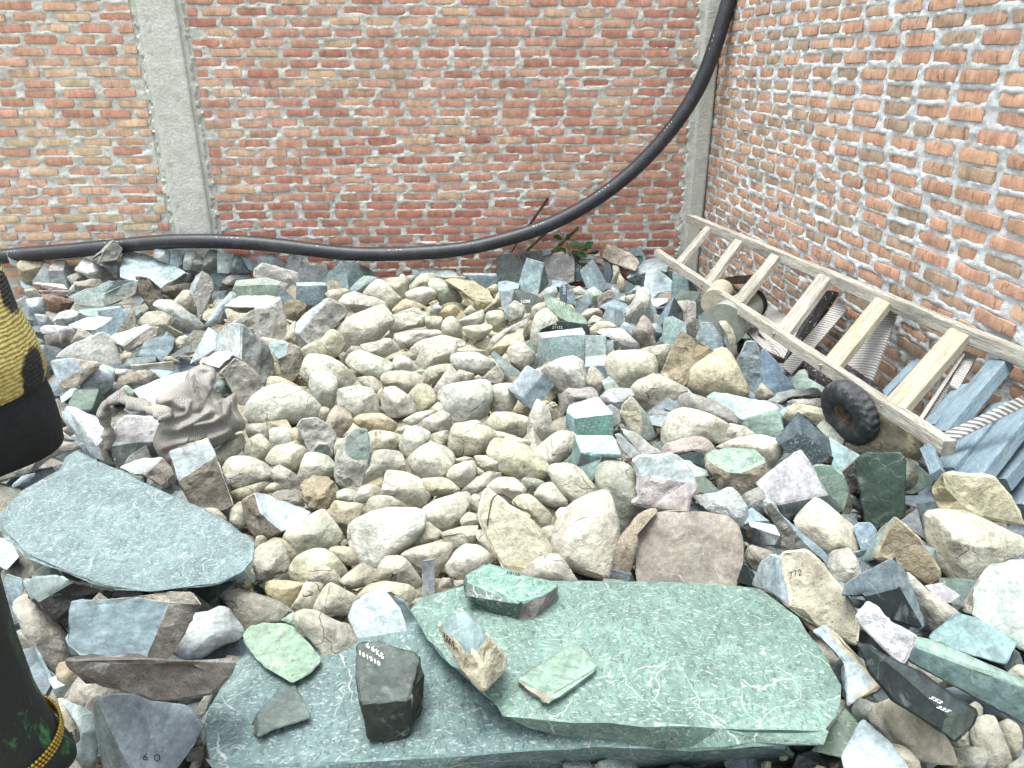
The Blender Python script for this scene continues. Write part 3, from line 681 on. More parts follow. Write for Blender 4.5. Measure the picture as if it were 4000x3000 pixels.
b|bed5e2|1813,982 1860,848 2052,848 2092,1102 2040,1082 1950,1087 1830,1002|F:abcefg R.72848e:cde|big pale blue block behind the ochre boulder
b|8a9aa0|2058,902 2152,1182 2100,1112 2050,1002|F:abcd|thin dark slab right of the big pale blue block
c|cfc8b2|2010,842 2080,838 2152,962 2162,1132 2120,1152 2060,902||tan boulder in front of the cement pipe's mouth
b|3a484c|453,932 485,823 840,853 882,880 887,952 840,1002 820,902 470,935|F:abcdefgh|dark slab with white numbers behind the big teal blue block|16@575,862>18,0^0,-24 w;21132@570,892>18,0^0,-20 w
b|a2bec4|440,1215 470,938 817,895 842,945 837,1202 490,1212 490,975|T.cfdde2:bcdg F%:gdef L.b4c6cc:abgf|big square blue block in the right centre
b|b7cace|853,962 1027,962 1032,1130 1047,1200 1050,1332 850,1312 855,1215 860,1140|F:abch T.bad0de:hcdg F.8ba2b4:gdef|tall stepped blue block right of the big square block
b|b4c6cc|1033,1002 1097,1000 1097,1122 1050,1232 1036,1152|F:abcde|narrow blue slab right of the stepped block
r|e6e6e0|973,932 1010,900 1150,893 1302,1030 1302,1092 1200,1082 1120,1082 1060,962||white chunk sloping right above the cream pillow boulder
c|d8ceb6|893,902 960,838 1060,833 1117,890 1010,907 930,952||tan boulder behind the white sloping chunk
c|ddd0bd|808,792 870,728 960,723 1002,770 980,792 870,832||pinkish cobble in the back right heap
a|d8d3c4|863,852 930,778 1032,830 940,862||pale cracked stone below the pinkish cobble
c|dce0d2|378,1002 400,858 440,758 520,718 622,832 530,850 460,930 440,1112 390,1052||large pale boulder left of the dark numbered slab
c|d8d2b6|378,802 400,708 480,668 532,702 430,752 400,822||cream round cobble above the large pale boulder
a|c3c6ba|0,1062 60,958 280,838 370,788 362,832 200,942 60,1062 10,1082||long grey slab leaning diagonally in the middle
c|d8cba0|13,1112 160,958 280,928 282,982 170,1082 100,1122||ochre elongated cobble below the diagonal grey slab
r|d9d6bc|178,1082 230,1008 300,1008 412,1108 412,1152 330,1242 250,1222 190,1152||rough cream cobble right of the ochre elongated one
c|d6d0b4|118,1172 170,1108 232,1202 170,1192||small cream cobble left of the rough cream one
r|bfb59a|318,932 380,808 392,942 370,1012 330,1002||layered brown splinter under the large pale boulder
b|9eb7b2|318,1022 380,998 432,1132 432,1232 370,1222 412,1152|F:abcdef|teal grey plate behind the rough cream cobble
c|f0f0ec|483,1272 600,1178 740,1143 822,1190 852,1302 882,1412 780,1442 640,1422 600,1362||bright white boulder in front of the big square blue block
b|b9bcb0|400,1252 600,1178 562,1242 440,1292|T:abcd|grey thin slab behind the bright white boulder
b|92a6b5|193,1412 350,1220 482,1280 577,1390 400,1592 310,1535 325,1480|T.b8c6d4:abcg R:cdeg L.7f929e:agef|blue grey cube tilted on its corner in the middle
c|b9aea0|868,1332 890,1250 930,1230 1002,1310 1032,1432 990,1492 950,1442 880,1382||brown grey upright cobble right of the bright white boulder
b|cadcd9|998,1352 1060,1308 1102,1340 1162,1422 1030,1432 1090,1400|L:abcfe R:cdef|pale angled block beneath the cream pillow boulder
c|e0dcc0|1038,1202 1100,1110 1300,1093 1430,1138 1462,1202 1452,1302 1250,1432 1170,1422 1060,1312||cream pillow shaped boulder with a stained top
c|b8b4a4|1308,1087 1420,1058 1560,1033 1582,1082 1510,1282 1460,1252 1450,1172||taupe boulder behind the cream pillow boulder
b|cab98f|1513,1282 1680,923 1952,1090 1800,1202 1720,1282 1700,1372 1560,1322 1790,1020 1770,1185|L~:abhifg R.c0ae80~:bcdefih|ochre brown pyramid boulder in the right heap
c|ddd0a6|1713,1312 1780,1198 2030,1068 2092,1108 2172,1252 2244,1422 2200,1502 2100,1472 1960,1502 1800,1442||biggest ochre boulder in the right heap
a|cfc9a8|1258,1432 1330,1338 1450,1298 1540,1328 1712,1422 1660,1502 1560,1602 1430,1632 1370,1602 1270,1502||greenish tan boulder below the ochre brown pyramid
b|8fa8ac|1455,1263 1600,1330 1722,1400 1792,1460 1760,1472 1550,1347|T:abcdef|thin teal plank squeezed between ochre boulders
r|d0c8c0|638,1482 720,1418 890,1408 942,1450 942,1492 700,1542 650,1642||pinkish block behind the teal cube
r|cdd3d0|993,1502 1060,1428 1230,1418 1262,1482 1180,1562 1150,1652 1090,1642 1040,1562||pale mottled rock right of the teal cube
@ 1000 1550 2.212
a|d2d3c2|113,292 160,268 300,268 312,412 180,432 130,462||grey cream blocky cobble under the broad pale boulder
c|d4c19c|298,282 345,263 402,340 442,452 380,422 320,382||slim ochre cobble between two grey cream cobbles
b|d6d7c8|353,262 400,198 520,183 640,260 692,320 652,512 580,512 460,482 420,372 540,395 600,400|F~:abcdekjhi F.7d8f8c~:jkfgh R~:efk|grey cream cobble with a dark broken patch at its lower corner
a|d0b69c|598,222 640,130 700,78 820,150 832,210 770,312 700,372 620,292||reddish brown angular cobble left of centre
c|cdc2b0|545,172 570,88 640,110 602,212||small pinkish cobble left of the reddish brown angular one
c|e2cb9c|828,205 900,148 1090,148 1212,230 1190,302 1000,302 900,262||bright ochre flat cobble in the centre
c|d8d4bc|770,322 860,268 962,290 880,342 790,362||cream cobble below the reddish brown angular one
b|d3d6c6|683,642 700,480 770,358 850,290 960,288 977,420 972,562 920,762 860,797 780,782 700,742 775,520 900,560|F~:abclmghijk t.9aada7~:cdefgml|long grey cobble standing up with a blue grey broken top
c|e2dfc0|968,322 1060,288 1282,340 1242,422 1232,462 1100,482 980,472||yellow cream cobble with the number written in black|89@1025,335>32,-2^0,-34 k
c|d8d2b4|673,442 700,378 782,353 702,480 690,542||narrow cream cobble behind the long grey standing one
a|d6d3bd|943,742 960,538 1000,478 1120,458 1250,478 1292,602 1270,642 1110,642 1080,742||brown cornered pale cobble right of the long grey standing one
c|d9dac8|1238,412 1290,288 1380,253 1502,300 1492,372 1400,492 1320,532 1260,472||upright grey white cobble in the centre
a|d0c6b6|1388,242 1490,168 1600,113 1672,160 1692,272 1640,302 1440,312||pinkish grey wedge cobble under the large greenish white boulder
c|d9d6c0|1270,202 1400,138 1562,113 1420,222 1340,247||thin cream cobble left of the pinkish grey wedge
c|d6cfb6|1198,302 1290,248 1342,260 1300,312 1230,322||small tan cobble above the upright grey white one
a|cdc7a6|1488,342 1560,308 1660,288 1672,352 1600,432 1540,392||olive cream cobble below the pinkish grey wedge
c|dbd7c2|1323,572 1340,498 1510,398 1640,440 1712,512 1702,602 1620,702 1480,717 1400,692||large cobble with a long diagonal crack in the centre
c|e1d9b8|1663,452 1675,330 1720,228 1880,238 2010,268 2072,330 2052,402 1950,482 1740,502||big yellow cream cobble right of the pinkish grey wedge
c|c9d4c8|1680,322 1750,238 1900,198 1952,240 1850,252 1720,332||pale green cobble behind the big yellow cream one
c|d5cfb8|1698,547 1800,518 1870,528 1882,562 1720,592||small cream cobble right of the long cracked one
c|d6d1bd|1648,682 1720,588 1870,548 1902,602 1872,742 1750,782||rounded cream cobble below the big yellow cream one
c|cdc8b0|1880,600 1962,640 1980,680 1890,692||small grey cobble under the lens with a broken tip
c|d9cfae|1423,752 1440,708 1620,698 1752,800 1650,842 1510,852||tapered ochre cream cobble in the centre
a|d8d6bc|1778,812 1900,708 2000,648 2122,660 2112,712 1900,842 1840,852||elongated flat cobble lying diagonally right of centre
a|dad5b9|1103,862 1115,698 1140,628 1260,638 1410,708 1442,780 1502,852 1452,932 1340,957 1230,932||flat faced tan slab like cobble in the lower centre
c|d9d4bc|848,882 900,788 960,763 1060,778 1102,820 1092,862 950,912 860,922||round cream cobble left of the flat faced tan one
c|d3d5c4|688,832 780,788 872,820 832,917 700,882||grey green small cobble right of the knobby stone
c|d0ccba|943,982 980,888 1060,858 1160,868 1342,967 1150,982 960,1012||grey dome cobble behind the big white egg
c|e0dabc|83,542 170,428 280,413 400,428 452,490 432,562 370,632 240,627 120,582||yellow dome cobble on the left of the cobble field
c|e2e0ca|358,692 430,498 500,478 620,518 692,602 692,682 600,702 500,692 420,737||cream cobble with a small dark spot above the knobby stone
r,kn|c9ba8e|398,762 430,718 570,693 692,752 702,882 620,962 500,992 420,902||knobby yellow brown stone full of bumps
r|d3d2be|128,642 200,588 290,638 390,718 402,802 250,817 180,772||rough grey cream stone left of the knobby one
r|bcb9a6|118,862 200,808 410,818 412,942 300,932 200,902||grey craggy stone below the rough grey cream one
b|a99c86|-112,902 0,833 180,888 472,1000 370,1092 240,1162 90,1232 -20,1192 -80,1082 60,1000|T.b8c8d4:bcdefj L~:abjfghi|split rock with blue inner face and brown bark like side
c|dcdcc4|238,1222 300,1128 420,1058 580,978 640,1048 742,1192 722,1262 600,1322 380,1392 300,1322||pale cream boulder left of the big white egg
c|d8c8a4|648,952 690,898 800,918 922,928 902,1002 850,1082 790,1122 680,1082 650,1012||ochre cut cobble with a grey edge above the big white egg
c|cfc4a6|598,1002 650,958 662,1062 640,1082||small tan cobble hidden behind the pale cream boulder
c|f2f2ea|803,1182 830,1088 1000,998 1150,968 1400,968 1442,1020 1442,1122 1340,1262 1200,1372 1050,1482 1000,1492 900,1432 830,1332||big white egg shaped boulder in the lower centre
c|d9dac6|1443,962 1600,878 1820,823 1852,880 1800,1002 1700,1132 1590,1142 1490,1082||greenish cream cracked cobble right of the big white egg
c|d6d2bc|1858,862 1900,838 1942,870 1922,1002 1850,962||small cream cobble left of the yellow leaning slab
c|d2ccb8|1768,1062 1830,998 1900,1018 1932,1112 1840,1122 1780,1117||little round cobble with a knob near the yellow leaning slab
c|cfc4ae|1338,1302 1420,1148 1470,1078 1602,1170 1562,1232 1430,1292||tan cobble under the big white egg's right side
a|cfc6ac|1598,1182 1740,1128 1910,1118 1902,1252 1800,1292 1700,1312 1630,1242||brownish cream cobble with a bent wire on it
c|b8ae9c|1898,1152 1960,1158 2082,1372 2050,1392 1960,1292 1910,1222||brown slim cobble under the yellow leaning slab's left edge
a|d3cbae|1258,1372 1330,1308 1560,1263 1682,1268 1692,1362 1640,1472 1550,1522 1420,1492||squarish yellow tan cobble below the big white egg
c|e6dfcc|1643,1462 1720,1348 1810,1283 1920,1288 2032,1380 1980,1452 1850,1572 1780,1582 1680,1542||white pinkish round cobble above the veined green block
c|cdbd9e|638,1322 700,1288 820,1308 892,1440 830,1462 760,1442||tan cobble below the left end of the big white egg
c|d9d4b2|268,1552 300,1438 420,1348 540,1308 640,1338 720,1420 792,1512 740,1582 560,1622 420,1622||yellow cream boulder with a pinkish stone stuck before it
c|cfc3ae|443,1522 500,1478 600,1468 680,1498 757,1642 640,1652 480,1592||pinkish stone in front of the yellow cream boulder
r|dad7c0|-12,1322 60,1268 220,1258 272,1330 287,1492 180,1532 60,1602 0,1582||rough cream stone with a hole right of the huge slab's tip
c|c4ad8c|78,1272 160,1218 250,1238 372,1390 290,1452 270,1342 240,1262||brown cobble behind the rough cream stone with a hole
c|c0b098|0,1212 60,1198 92,1240 0,1312||small brown cobble beside the split rock's lower end
@ 500 1300 1.269
c|d4cfb4|568,592 600,528 660,503 722,580 702,632 620,622||yellowish cobble below the burlap sack's right corner
a|b2b0a0|583,452 680,448 702,512 690,562 600,522||grey cobble in the shade under the broad pale boulder
c|e6e4d4|468,672 510,618 600,613 690,648 722,690 682,732 560,782 490,742||white boulder with a brown hollow right of the tall block
c|c9bc9e|513,792 590,760 680,738 702,760 560,842 530,842||tan cobble under the white boulder with the hollow
c|a09c8c|428,592 560,498 582,560 480,662 430,652||dark grey stone under the sack's lower right edge
c|dad4bc|363,872 440,873 492,930 430,962 390,902||cream cobble at the right edge of the huge blue slab
c|cdc2ac|513,872 570,838 602,952 510,962||pinkish cobble left of the split rock
c|dacfb0|600,790 720,742 760,775 650,800||yellow cobble behind the split rock
@ 1900 1550 2.212
a|d5d3bd|358,402 368,190 430,30 452,25 522,80 582,312 402,452||pointed layered cobble with cracked face right of centre
c|d6d0b4|-5,230 60,138 180,138 330,168 412,240 342,332 260,342 60,292||brown edged rounded cobble left of the pointed layered one
c|d0ccb4|55,290 260,338 200,372 90,372||grey cobble with black marks under the brown edged one|95@150,300>26,-3^0,-26 k
c|dcd8c0|130,382 200,343 382,380 372,422 300,432||lens cobble at the foot of the pointed layered one
c|d8d2b2|8,492 80,368 250,388 430,468 560,642 430,722 290,702 120,642||large yellow tan boulder under the long white cobble
c|e6e2d0|233,632 330,538 600,308 720,298 777,340 762,422 680,542 550,612 430,677 370,652 250,652||long white cobble with a rusty right end
c|e0dcc2|-100,518 -20,507 122,520 182,562 150,592 62,652 -40,622||flat lens cobble with a grey broken tip
c|e2dec6|543,642 600,598 720,583 820,638 942,802 932,832 770,922 690,882 600,772||cream boulder with a round blue grey spot
c|e6e4d2|413,852 470,768 560,738 620,798 692,892 682,952 580,952 520,932||white rounded cobble below the cream boulder with a spot
c|9aa8a0|303,742 330,698 420,703 502,740 440,802 370,822||dark grey green chipped cobble left of the white rounded one
c|e2dcc4|5,782 100,708 240,703 342,800 322,852 220,902 100,882||cream round cobble above the yellow leaning slab's tip
c|dcd4ba|218,922 280,858 380,848 552,1010 542,1102 470,1112 350,992||tan oblong cobble right of the yellow leaning slab
c|d2dcd6|598,1002 640,958 712,963 652,1062 610,1052||small bluish white cobble left of the big pinkish boulder
b|e6e1bc|-25,872 10,798 60,838 300,1000 432,1122 602,1362 520,1392 340,1512 180,1492 70,1342 0,1182 -60,1032|t~:abcdefghijkl|large yellow stained slab leaning with a hooked wire
c|e2d8c6|578,1202 620,1068 740,948 900,858 1010,823 1062,880 1122,1082 1142,1202 1122,1302 1062,1502 1030,1552 860,1512 700,1442 600,1312||big pinkish cream boulder above the green slab
c|e0d6cc|318,1532 400,1418 530,1358 620,1368 782,1582 700,1600 560,1600||white pinkish stone behind the upper green slab
c|d8d4bc|468,1152 530,1118 600,1128 592,1282 530,1252||cream cobble hidden left of the big pinkish boulder
b|ced9df|918,582 960,528 1080,518 1222,590 1100,640 1000,830 945,832 925,700|F:abcdefgh|pale blue sawn crescent behind the mottled green grey boulder
c|b0b6a4|955,720 975,600 1060,573 1190,588 1262,652 1322,842 1402,962 1260,1112 1170,1132 1090,1002 1000,832||mottled green grey tall boulder right of centre
c|c8b8ae|1148,702 1220,678 1312,680 1312,832 1200,772||small pinkish brown cobble left of the big rough cube
b|ddd3ce|1268,572 1330,520 1640,503 1700,562 1792,725 1807,802 1745,882 1727,992 1430,952 1258,912 1320,852 1310,730 1320,662 1430,680 1762,732|T.d6e4ea:abcdeonm F~:mnoijkl R:oefghi|big cube with pale blue sawn top and pinkish rough front
b,up|ded6d2|793,432 870,388 982,400 982,522 850,512|F~:abcde|pinkish white chip lying on the lower teal block
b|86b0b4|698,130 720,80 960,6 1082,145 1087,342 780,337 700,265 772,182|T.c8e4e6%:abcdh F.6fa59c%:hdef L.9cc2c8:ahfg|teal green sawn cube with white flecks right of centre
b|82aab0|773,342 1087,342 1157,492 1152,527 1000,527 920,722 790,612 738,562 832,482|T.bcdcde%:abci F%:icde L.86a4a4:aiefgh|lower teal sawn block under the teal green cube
b|cbb892|1158,152 1180,70 1260,-2 1400,168 1467,342 1420,387 1340,352 1290,332 1190,202 1330,120|F.e4dfba~:abcjghi R.b6c6c2:cdefgj|yellow cream stone with a greenish sawn right side
b|cbd2d2|1045,82 1080,68 1162,130 1162,212 1088,262|F:abcde|pale shard between the teal cube and the yellow cream stone
b|bcc2ba|1163,272 1280,308 1502,480 1340,502 1200,332|T~:abcde|grey layered slab with cracks right of the teal blocks
b|c0b49e|1113,332 1150,318 1332,500 1250,522 1180,562 1150,422 1162,430|T.d8e2e8:abcdg F~:agdef|white blue wedge leaning by the grey layered slab
r|d2bf9e|1028,1600 1100,1368 1180,1198 1300,1028 1430,978 1472,1000 1440,1052 1302,1082 1312,1292 1202,1600||ochre post like stone leaning on the brown half dome
b|a89d8a|1305,1062 1600,988 1900,1008 2082,1038 2172,1120 2212,1282 2192,1502 2150,1630 1330,1600|t:abcdefghi|huge brown half dome slab standing behind the green slab
@ 2500 1400 2.212
c|e8e6d2|208,602 270,478 380,443 550,478 750,578 757,622 722,747 640,722 490,692 350,732 218,727||large white cream boulder with a dark notch
b|a4b7c5|68,512 130,488 262,500 202,592 100,572|T:abcde|blue grey stone left of the white cream boulder with a notch
b|9c9a90|105,438 300,468 322,492 110,482|T:abcd|narrow grey stone strip above the white cream boulder
c|9e9d9b|343,352 420,308 640,378 800,468 882,582 700,562 560,472 380,442||dark grey boulder behind the white cream boulder
b|7f9292|213,432 300,358 347,372 362,442 260,452|T:abcde|small dark block at the left of the dark grey boulder
b|b0d0d0|588,342 640,293 800,318 1002,360 870,442 830,482 700,402|T:abcdefg|long teal shard tapering to the left with a white tip
b|b6d6cc|823,482 870,430 980,370 1090,373 1192,425 1232,612 1110,677 985,672 888,572 900,540 1040,470|T.cce2da:abcdekj F:jkefghi a:aij|pale green block in the right foreground heap
r|e6dfc8|743,592 800,568 920,598 992,660 920,692 760,722 733,692||pale cream rough cobble right of the notched boulder
c|e4e0cc|688,772 800,718 950,678 1050,668 1180,718 1217,770 1202,832 1150,902 1080,992 1062,872 980,802 760,782||big cream boulder behind the green topped stone
b|a89a80|568,852 620,813 760,778 990,793 1075,882 1077,1012 1020,1122 880,1192 690,1152 658,1032 580,952 680,920 760,967 860,977|T.9fc3b0%:abcdenml F~:lmnefghijk a:alk|brown stone with a flat sawn green top
r|d6c8ba|178,822 240,738 400,698 540,693 602,740 662,802 570,862 530,812 460,802 330,832||pinkish striped rough stone below the notched boulder
b|4c5c64|328,842 440,813 520,808 582,872 582,952 480,912 380,872|F:abcdefg|dark blue stone below the pinkish striped one
b|c4d4d4|348,872 440,888 480,928 652,992 600,1012 470,1024 400,932|T:abcdefg|thin pale slab sticking out right of the big rough cube
b|66786e|473,1042 560,1018 692,1152 640,1182 500,1152|T:abcde|dark green slab below the thin pale slab
r|d6dde0|463,1192 620,1188 770,1118 850,1188 912,1302 912,1422 850,1462 800,1382 600,1322 530,1242||white grey rough stone above the brown half dome
b|b4cad8|433,1332 460,1238 622,1330 600,1345|T:abcd|light blue prism behind the brown half dome
r|b0b6ae|878,1212 1020,1118 1112,1252 1102,1312 960,1372 920,1302||grey green rough stone right of the white grey one
b|c3c5c9|1018,1082 1210,918 1385,808 1402,832 1482,942 1612,1167 1735,1312 1680,1335 1480,1312 1270,1392 1140,1262 1050,1132|t:abcdefkl F.586468:kfghij|large grey sawn stone with a dark front below the dark blue wedge
b|97907f|1478,952 1560,923 1660,933 1752,1010 1792,1132 1832,1282 1760,1402 1740,1302 1612,1162|F.8fb2a2%:abcdehi R~:efgh|green half round stone with a brown right side
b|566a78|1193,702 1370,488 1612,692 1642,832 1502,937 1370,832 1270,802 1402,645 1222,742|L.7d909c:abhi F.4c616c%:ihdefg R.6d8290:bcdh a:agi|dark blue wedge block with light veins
b|a2c6d2|1598,712 1640,688 1902,842 1750,987 1650,922 1672,862 1620,792|t:abcdefg|teal slab between the dark blue wedge and the dark green upright
b|7c8c8c|1528,587 1650,488 1815,550 1840,572 1777,762 1740,747 1600,657|T.ccd8c0~:abcfg R:cdef|pale green block with a dark right side near the tyre
c|bfba98|1248,512 1330,398 1500,418 1642,490 1530,582 1420,482 1300,542||olive boulder left of the tyre
r|d2ccbe|1263,382 1320,358 1600,348 1652,462 1500,422||pale brown rough stone just left of the tyre's rim
b|9dbccb|1203,462 1290,403 1302,440 1250,512|T:abcd|blue chip behind the pale green block
b|a9b2ac|1100,362 1240,290 1530,253 1572,310 1302,337 1200,387|T~:abcdef|long curved dark slate below the jade piece
b|98b5a9|1303,192 1380,108 1430,98 1462,152 1502,182 1662,210 1632,302 1540,282 1350,267|t:abcdefghi|flat jade green piece with a jagged top near the tyre
b|9fb4c2|828,42 920,-140 1000,-142 1037,-50 1052,192 992,332 920,302 880,170|F~:abcdefgh|upright blue stone with a split edge right of the biggest ochre boulder
b|92b1d1|1043,-60 1085,-75 1180,40 1332,272 1240,302 1170,332 1050,212|F:abcdefg|blue leaning plank of stone right of the split edged one
c|b3a893|998,332 1050,218 1162,332 1070,362||brown stone in the gap below the blue leaning plank
c,up2|c7ba91|1786,748 1866,568 1906,468 1986,428 2146,498 2408,718 2408,820 2356,870 2206,840 1956,820||large ochre brown boulder in front of the tyre
b|6f6760|1751,980 1870,870 1905,1120 1830,1165|F~:abcd|brown rough rock left of the dark green upright slab
@ 3000 1250 2.212
b|4b6359|755,1212 850,1155 1140,1163 1182,1222 1172,1692 920,1792 850,1762 800,1502|F:abcdefgh|tall dark green polished slab standing at the right
a|8a8680|1175,1202 1292,1240 1312,1392 1180,1502||grey stone behind the dark green polished slab
b|a5c0b4|1190,1492 1280,1248 1432,1382 1402,1442 1250,1502|F:abcde|pale green shard right of the dark green polished slab
b|a9bfc8|850,1152 890,1098 1000,1138 982,1162|T:abcd|small blue chip on top of the dark green polished slab
b|8090a0|1288,1502 1390,1438 1472,1428 1442,1532|T:abcd|blue grey flake left of the flat yellow boulder
@ 3000 1850 2.212
c|dccfb8|248,432 300,328 400,226 450,238 720,458 757,562 747,692 620,642 520,692 380,592||smooth pinkish tan boulder in the right foreground
b|7d7f74|-5,302 40,273 130,368 510,700 492,777 430,702 200,692 90,492 240,520|T~:abigh T~:igf R.abc6d8:bcdefi|long dark wedge with a blue sawn edge under the pinkish tan boulder
r|c9d2d8|-120,172 -15,172 62,272 117,392 40,395 -40,332||white and blue speckled rock left of the long dark wedge
b|c2dedb|-165,412 -105,415 122,460 200,540 80,535 -140,462|T:abcdef|pale teal slab in front of the speckled rock
b|9fbecc|-228,342 -140,298 7,410 -160,415 -195,440|T:abcde|teal blue slab behind the pale teal slab
a|c4c2b4|488,742 550,688 690,658 762,742 807,902 720,952 640,967 560,882||small two toned stone with a lavender top
b|a9c4dc|738,472 780,433 880,428 937,490 902,642 770,762 738,672 800,655|F:abcdeh F.5d7480:ehgf|blue disc stone with white marks right of the pinkish tan boulder|14@800,610>34,-8^4,-36 w
b|cdbb90|788,795 880,650 1100,378 1300,558 1472,832 1482,902 1390,962 1340,932 1170,832 930,740|F~:jcdefghi L.aac6c6:abcj|ochre triangular slab with a pale green left edge
b|d9d3a5|1428,152 1480,60 1530,-2 1940,28 2060,178 2220,448 1850,370 1520,352 1450,242 1560,120 1660,220|t~:cdefgkj L.c9bd8c~:abcjkghi|flat yellow boulder below the stone planks at the right edge
a|e0dcbc|1383,562 1400,368 1550,328 1720,358 1900,448 2215,562 2225,652 1960,792 1830,902 1720,947 1580,892 1480,742||big cream boulder at the right edge above the pale green slab
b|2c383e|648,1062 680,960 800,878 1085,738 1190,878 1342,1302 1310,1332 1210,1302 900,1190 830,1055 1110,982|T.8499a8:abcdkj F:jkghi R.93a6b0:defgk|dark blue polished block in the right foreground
c|b8b2aa|1153,932 1200,883 1250,888 1400,1028 1562,1140 1702,1262 1792,1382 1750,1422 1540,1422 1400,1332 1360,1222 1250,1082||bone shaped smooth grey stone
b|b3b1b5|1358,972 1500,948 1650,1050 1692,1142 1600,1202 1500,1112 1580,1120|T:abcgf F.80868c:cdeg|grey stone block behind the bone shaped one
b|cadcd0|1665,1172 1830,930 1900,828 2130,753 2400,898 2420,1502 2190,1512 1785,1235|t:bcdefgh L.c8c2b0~:abh|large pale green slab at the right edge
b|7fa4ac|1398,1402 1640,1208 1800,1258 2147,1450 2032,1642 1640,1530 1420,1440|T:abcdefg|teal blue slab under the bone shaped stone
b|56706c|1478,902 1830,912 1790,1002 1690,1112 1500,952|T:abcde|dark green slab below the big cream boulder
b|6d8084|668,1062 1192,1168 1212,1342 960,1212 700,1140|F:abcde|dark plate with a thin white top edge under the white mottled plate
b|7488a0|1178,192 1400,188 1482,240 1300,292 1180,262|T:abcde|blue grey slab beside the dark green polished slab's foot
b|8fa8b4|1288,262 1440,248 1502,352 1400,402 1372,562 1310,332|L:abcdef|teal grey rock left of the big cream boulder
b|b5bcc8|1128,422 1290,308 1352,562 1200,462|F:abcd|grey blue shard above the ochre triangular slab
@ 2500 2150 2.212
b|d9d5b2|985,312 1060,110 1160,45 1250,18 1430,13 1560,108 1772,382 1862,542 1852,802 1690,722 1500,622 1280,472 1150,362 1220,62 1310,392|t~:ndefghijklo L.bacfda:abcnolm|large yellow stone with black marks and a blue left side|7@1290,250>40,-12^-5,-55 k;72@1325,230>45,-10^-8,-50 k
c|8d6f5c|1380,560 1560,640 1640,660 1500,710||rusty brown stone in the gap under the large yellow stone
b|3c4a4c|840,270 900,100 1000,220 985,312|F:abcd|blackish slab between the brown half dome and the large yellow stone
a|cfc4b0|900,60 960,-40 1140,20 1050,110 1000,180||tan stone behind the brown half dome's right shoulder
@ 3000 2250 2.212
b,z.66|e0e4e6|745,362 860,203 950,258 1012,340 1080,400 1302,520 1167,782 1050,692 960,592 850,492|t~:abcdefghij|white mottled plate lying on dark blocks at the right
b|aac0cd|398,487 500,433 600,498 760,678 985,902 960,945 680,1112 660,740 560,520 920,905|T:ahgji T.d0bf98~:bcdefgji a:abi|blue sawn plate with a tan rim right of the green slab
b|333c42|775,572 1290,818 1777,1160 1742,1285 1582,1412 1500,1342 1100,1082 900,842 1150,880 1535,1225|T.606e74:abcji L:aijfgh F.56645f:jcdef|long dark polished bar in the lower right corner|552@1385,1050>36,18^30,-12 w;225@1450,1130>36,16^30,-12 w
b|7d9ea2|1218,702 1300,538 1430,563 2300,938 2310,1330 2050,1190 1700,1002 1270,762 1310,622 1760,795 2305,1010|T.92b4aa:bcdkji F:aijkefgh a:abi|long green grey bar running to the right edge
a|d6c8a0|888,1252 920,1148 1080,1078 1290,1108 1402,1200 1502,1352 1622,1602 1600,1622 1280,1582 1080,1442 960,1312||big ochre boulder in the lower right corner
b|b5c7d7|638,1562 790,1280 832,1253 1060,1448 1222,1680 900,1720 680,1690|T:abcdefg|light blue slab at the bottom edge right of the green slab
c|c8bea0|1038,1462 1180,1478 1302,1602 1322,1722 1200,1700||tan cobble at the bottom edge under the big ochre boulder
b|709079|388,1502 500,1380 660,1148 762,1250 817,1382 700,1482 640,1562|T%:abcdefg|green plate peeking out under the upper green slab
c|b4b0a0|1758,1302 1860,1218 1960,1228 2032,1402 2092,1612 1900,1652 1780,1482||grey upright cobble in the bottom right corner
c|a8a08c|1998,1292 2080,1248 2160,1298 2192,1422 2172,1542 2110,1562 2050,1422||brown cobble right of the grey upright one in the corner
a|bdb8a6|1578,1412 1740,1218 1772,1482 1700,1502 1600,1462||pale triangular stone under the end of the dark bar
a|a8b09a|1598,1562 1630,1498 1860,1488 1892,1582 1850,1680 1740,1650||greenish blocky stone at the bottom edge right
c|b0aca0|2078,1642 2200,1568 2300,1598 2250,1722 2090,1722||grey cobble cut by the bottom right corner
a|7f8a80|728,1152 790,1058 900,1098 985,1110 902,1202 880,1252 760,1252||dark grey green stone under the blue plate with tan rim
c|b0aa96|2058,852 2160,768 2250,798 2262,902 2120,892||tan stone in the gap above the long green grey bar
c|a09c8c|1738,1132 1790,1088 1852,1140 1842,1222 1770,1252||small brown cobble below the long green grey bar
b|5a6a74|880,1002 960,943 1125,1087 1000,1122|T:abcd|blue grey slab in the shade below the dark bar
@ 0 0 1
b,z.60|7c9a9f|787,2842 805,2761 850,2675 895,2589 958,2544 1100,2500 1640,2420 2300,2600 3000,2800 3120,2925 3100,2990 2330,3010 1500,3090 900,3130 870,3040 818,2973 900,3005 1200,2990 1500,2968 1858,2946 2330,2922|H%:abcdefghijutsrqp f%:utsrqponmlkj|huge lower green slab along the bottom edge
b,z.66|84a79f|1592,2381 1641,2331 1815,2285 1960,2268 2250,2270 2700,2275 2970,2290 3079,2362 3178,2466 3268,2584 3300,2670 3305,2751 3232,2862 3205,2905 2700,2937 2233,2914 1926,2760 1813,2652 1700,2557 1632,2453 2816,2842 2514,2828 2242,2819 1953,2806|H%:abcdefghijklmuvwxqrst f%:xwvumnop a:pqx|huge upper pale green slab carrying three small cut stones
@ 900 2200 2.212
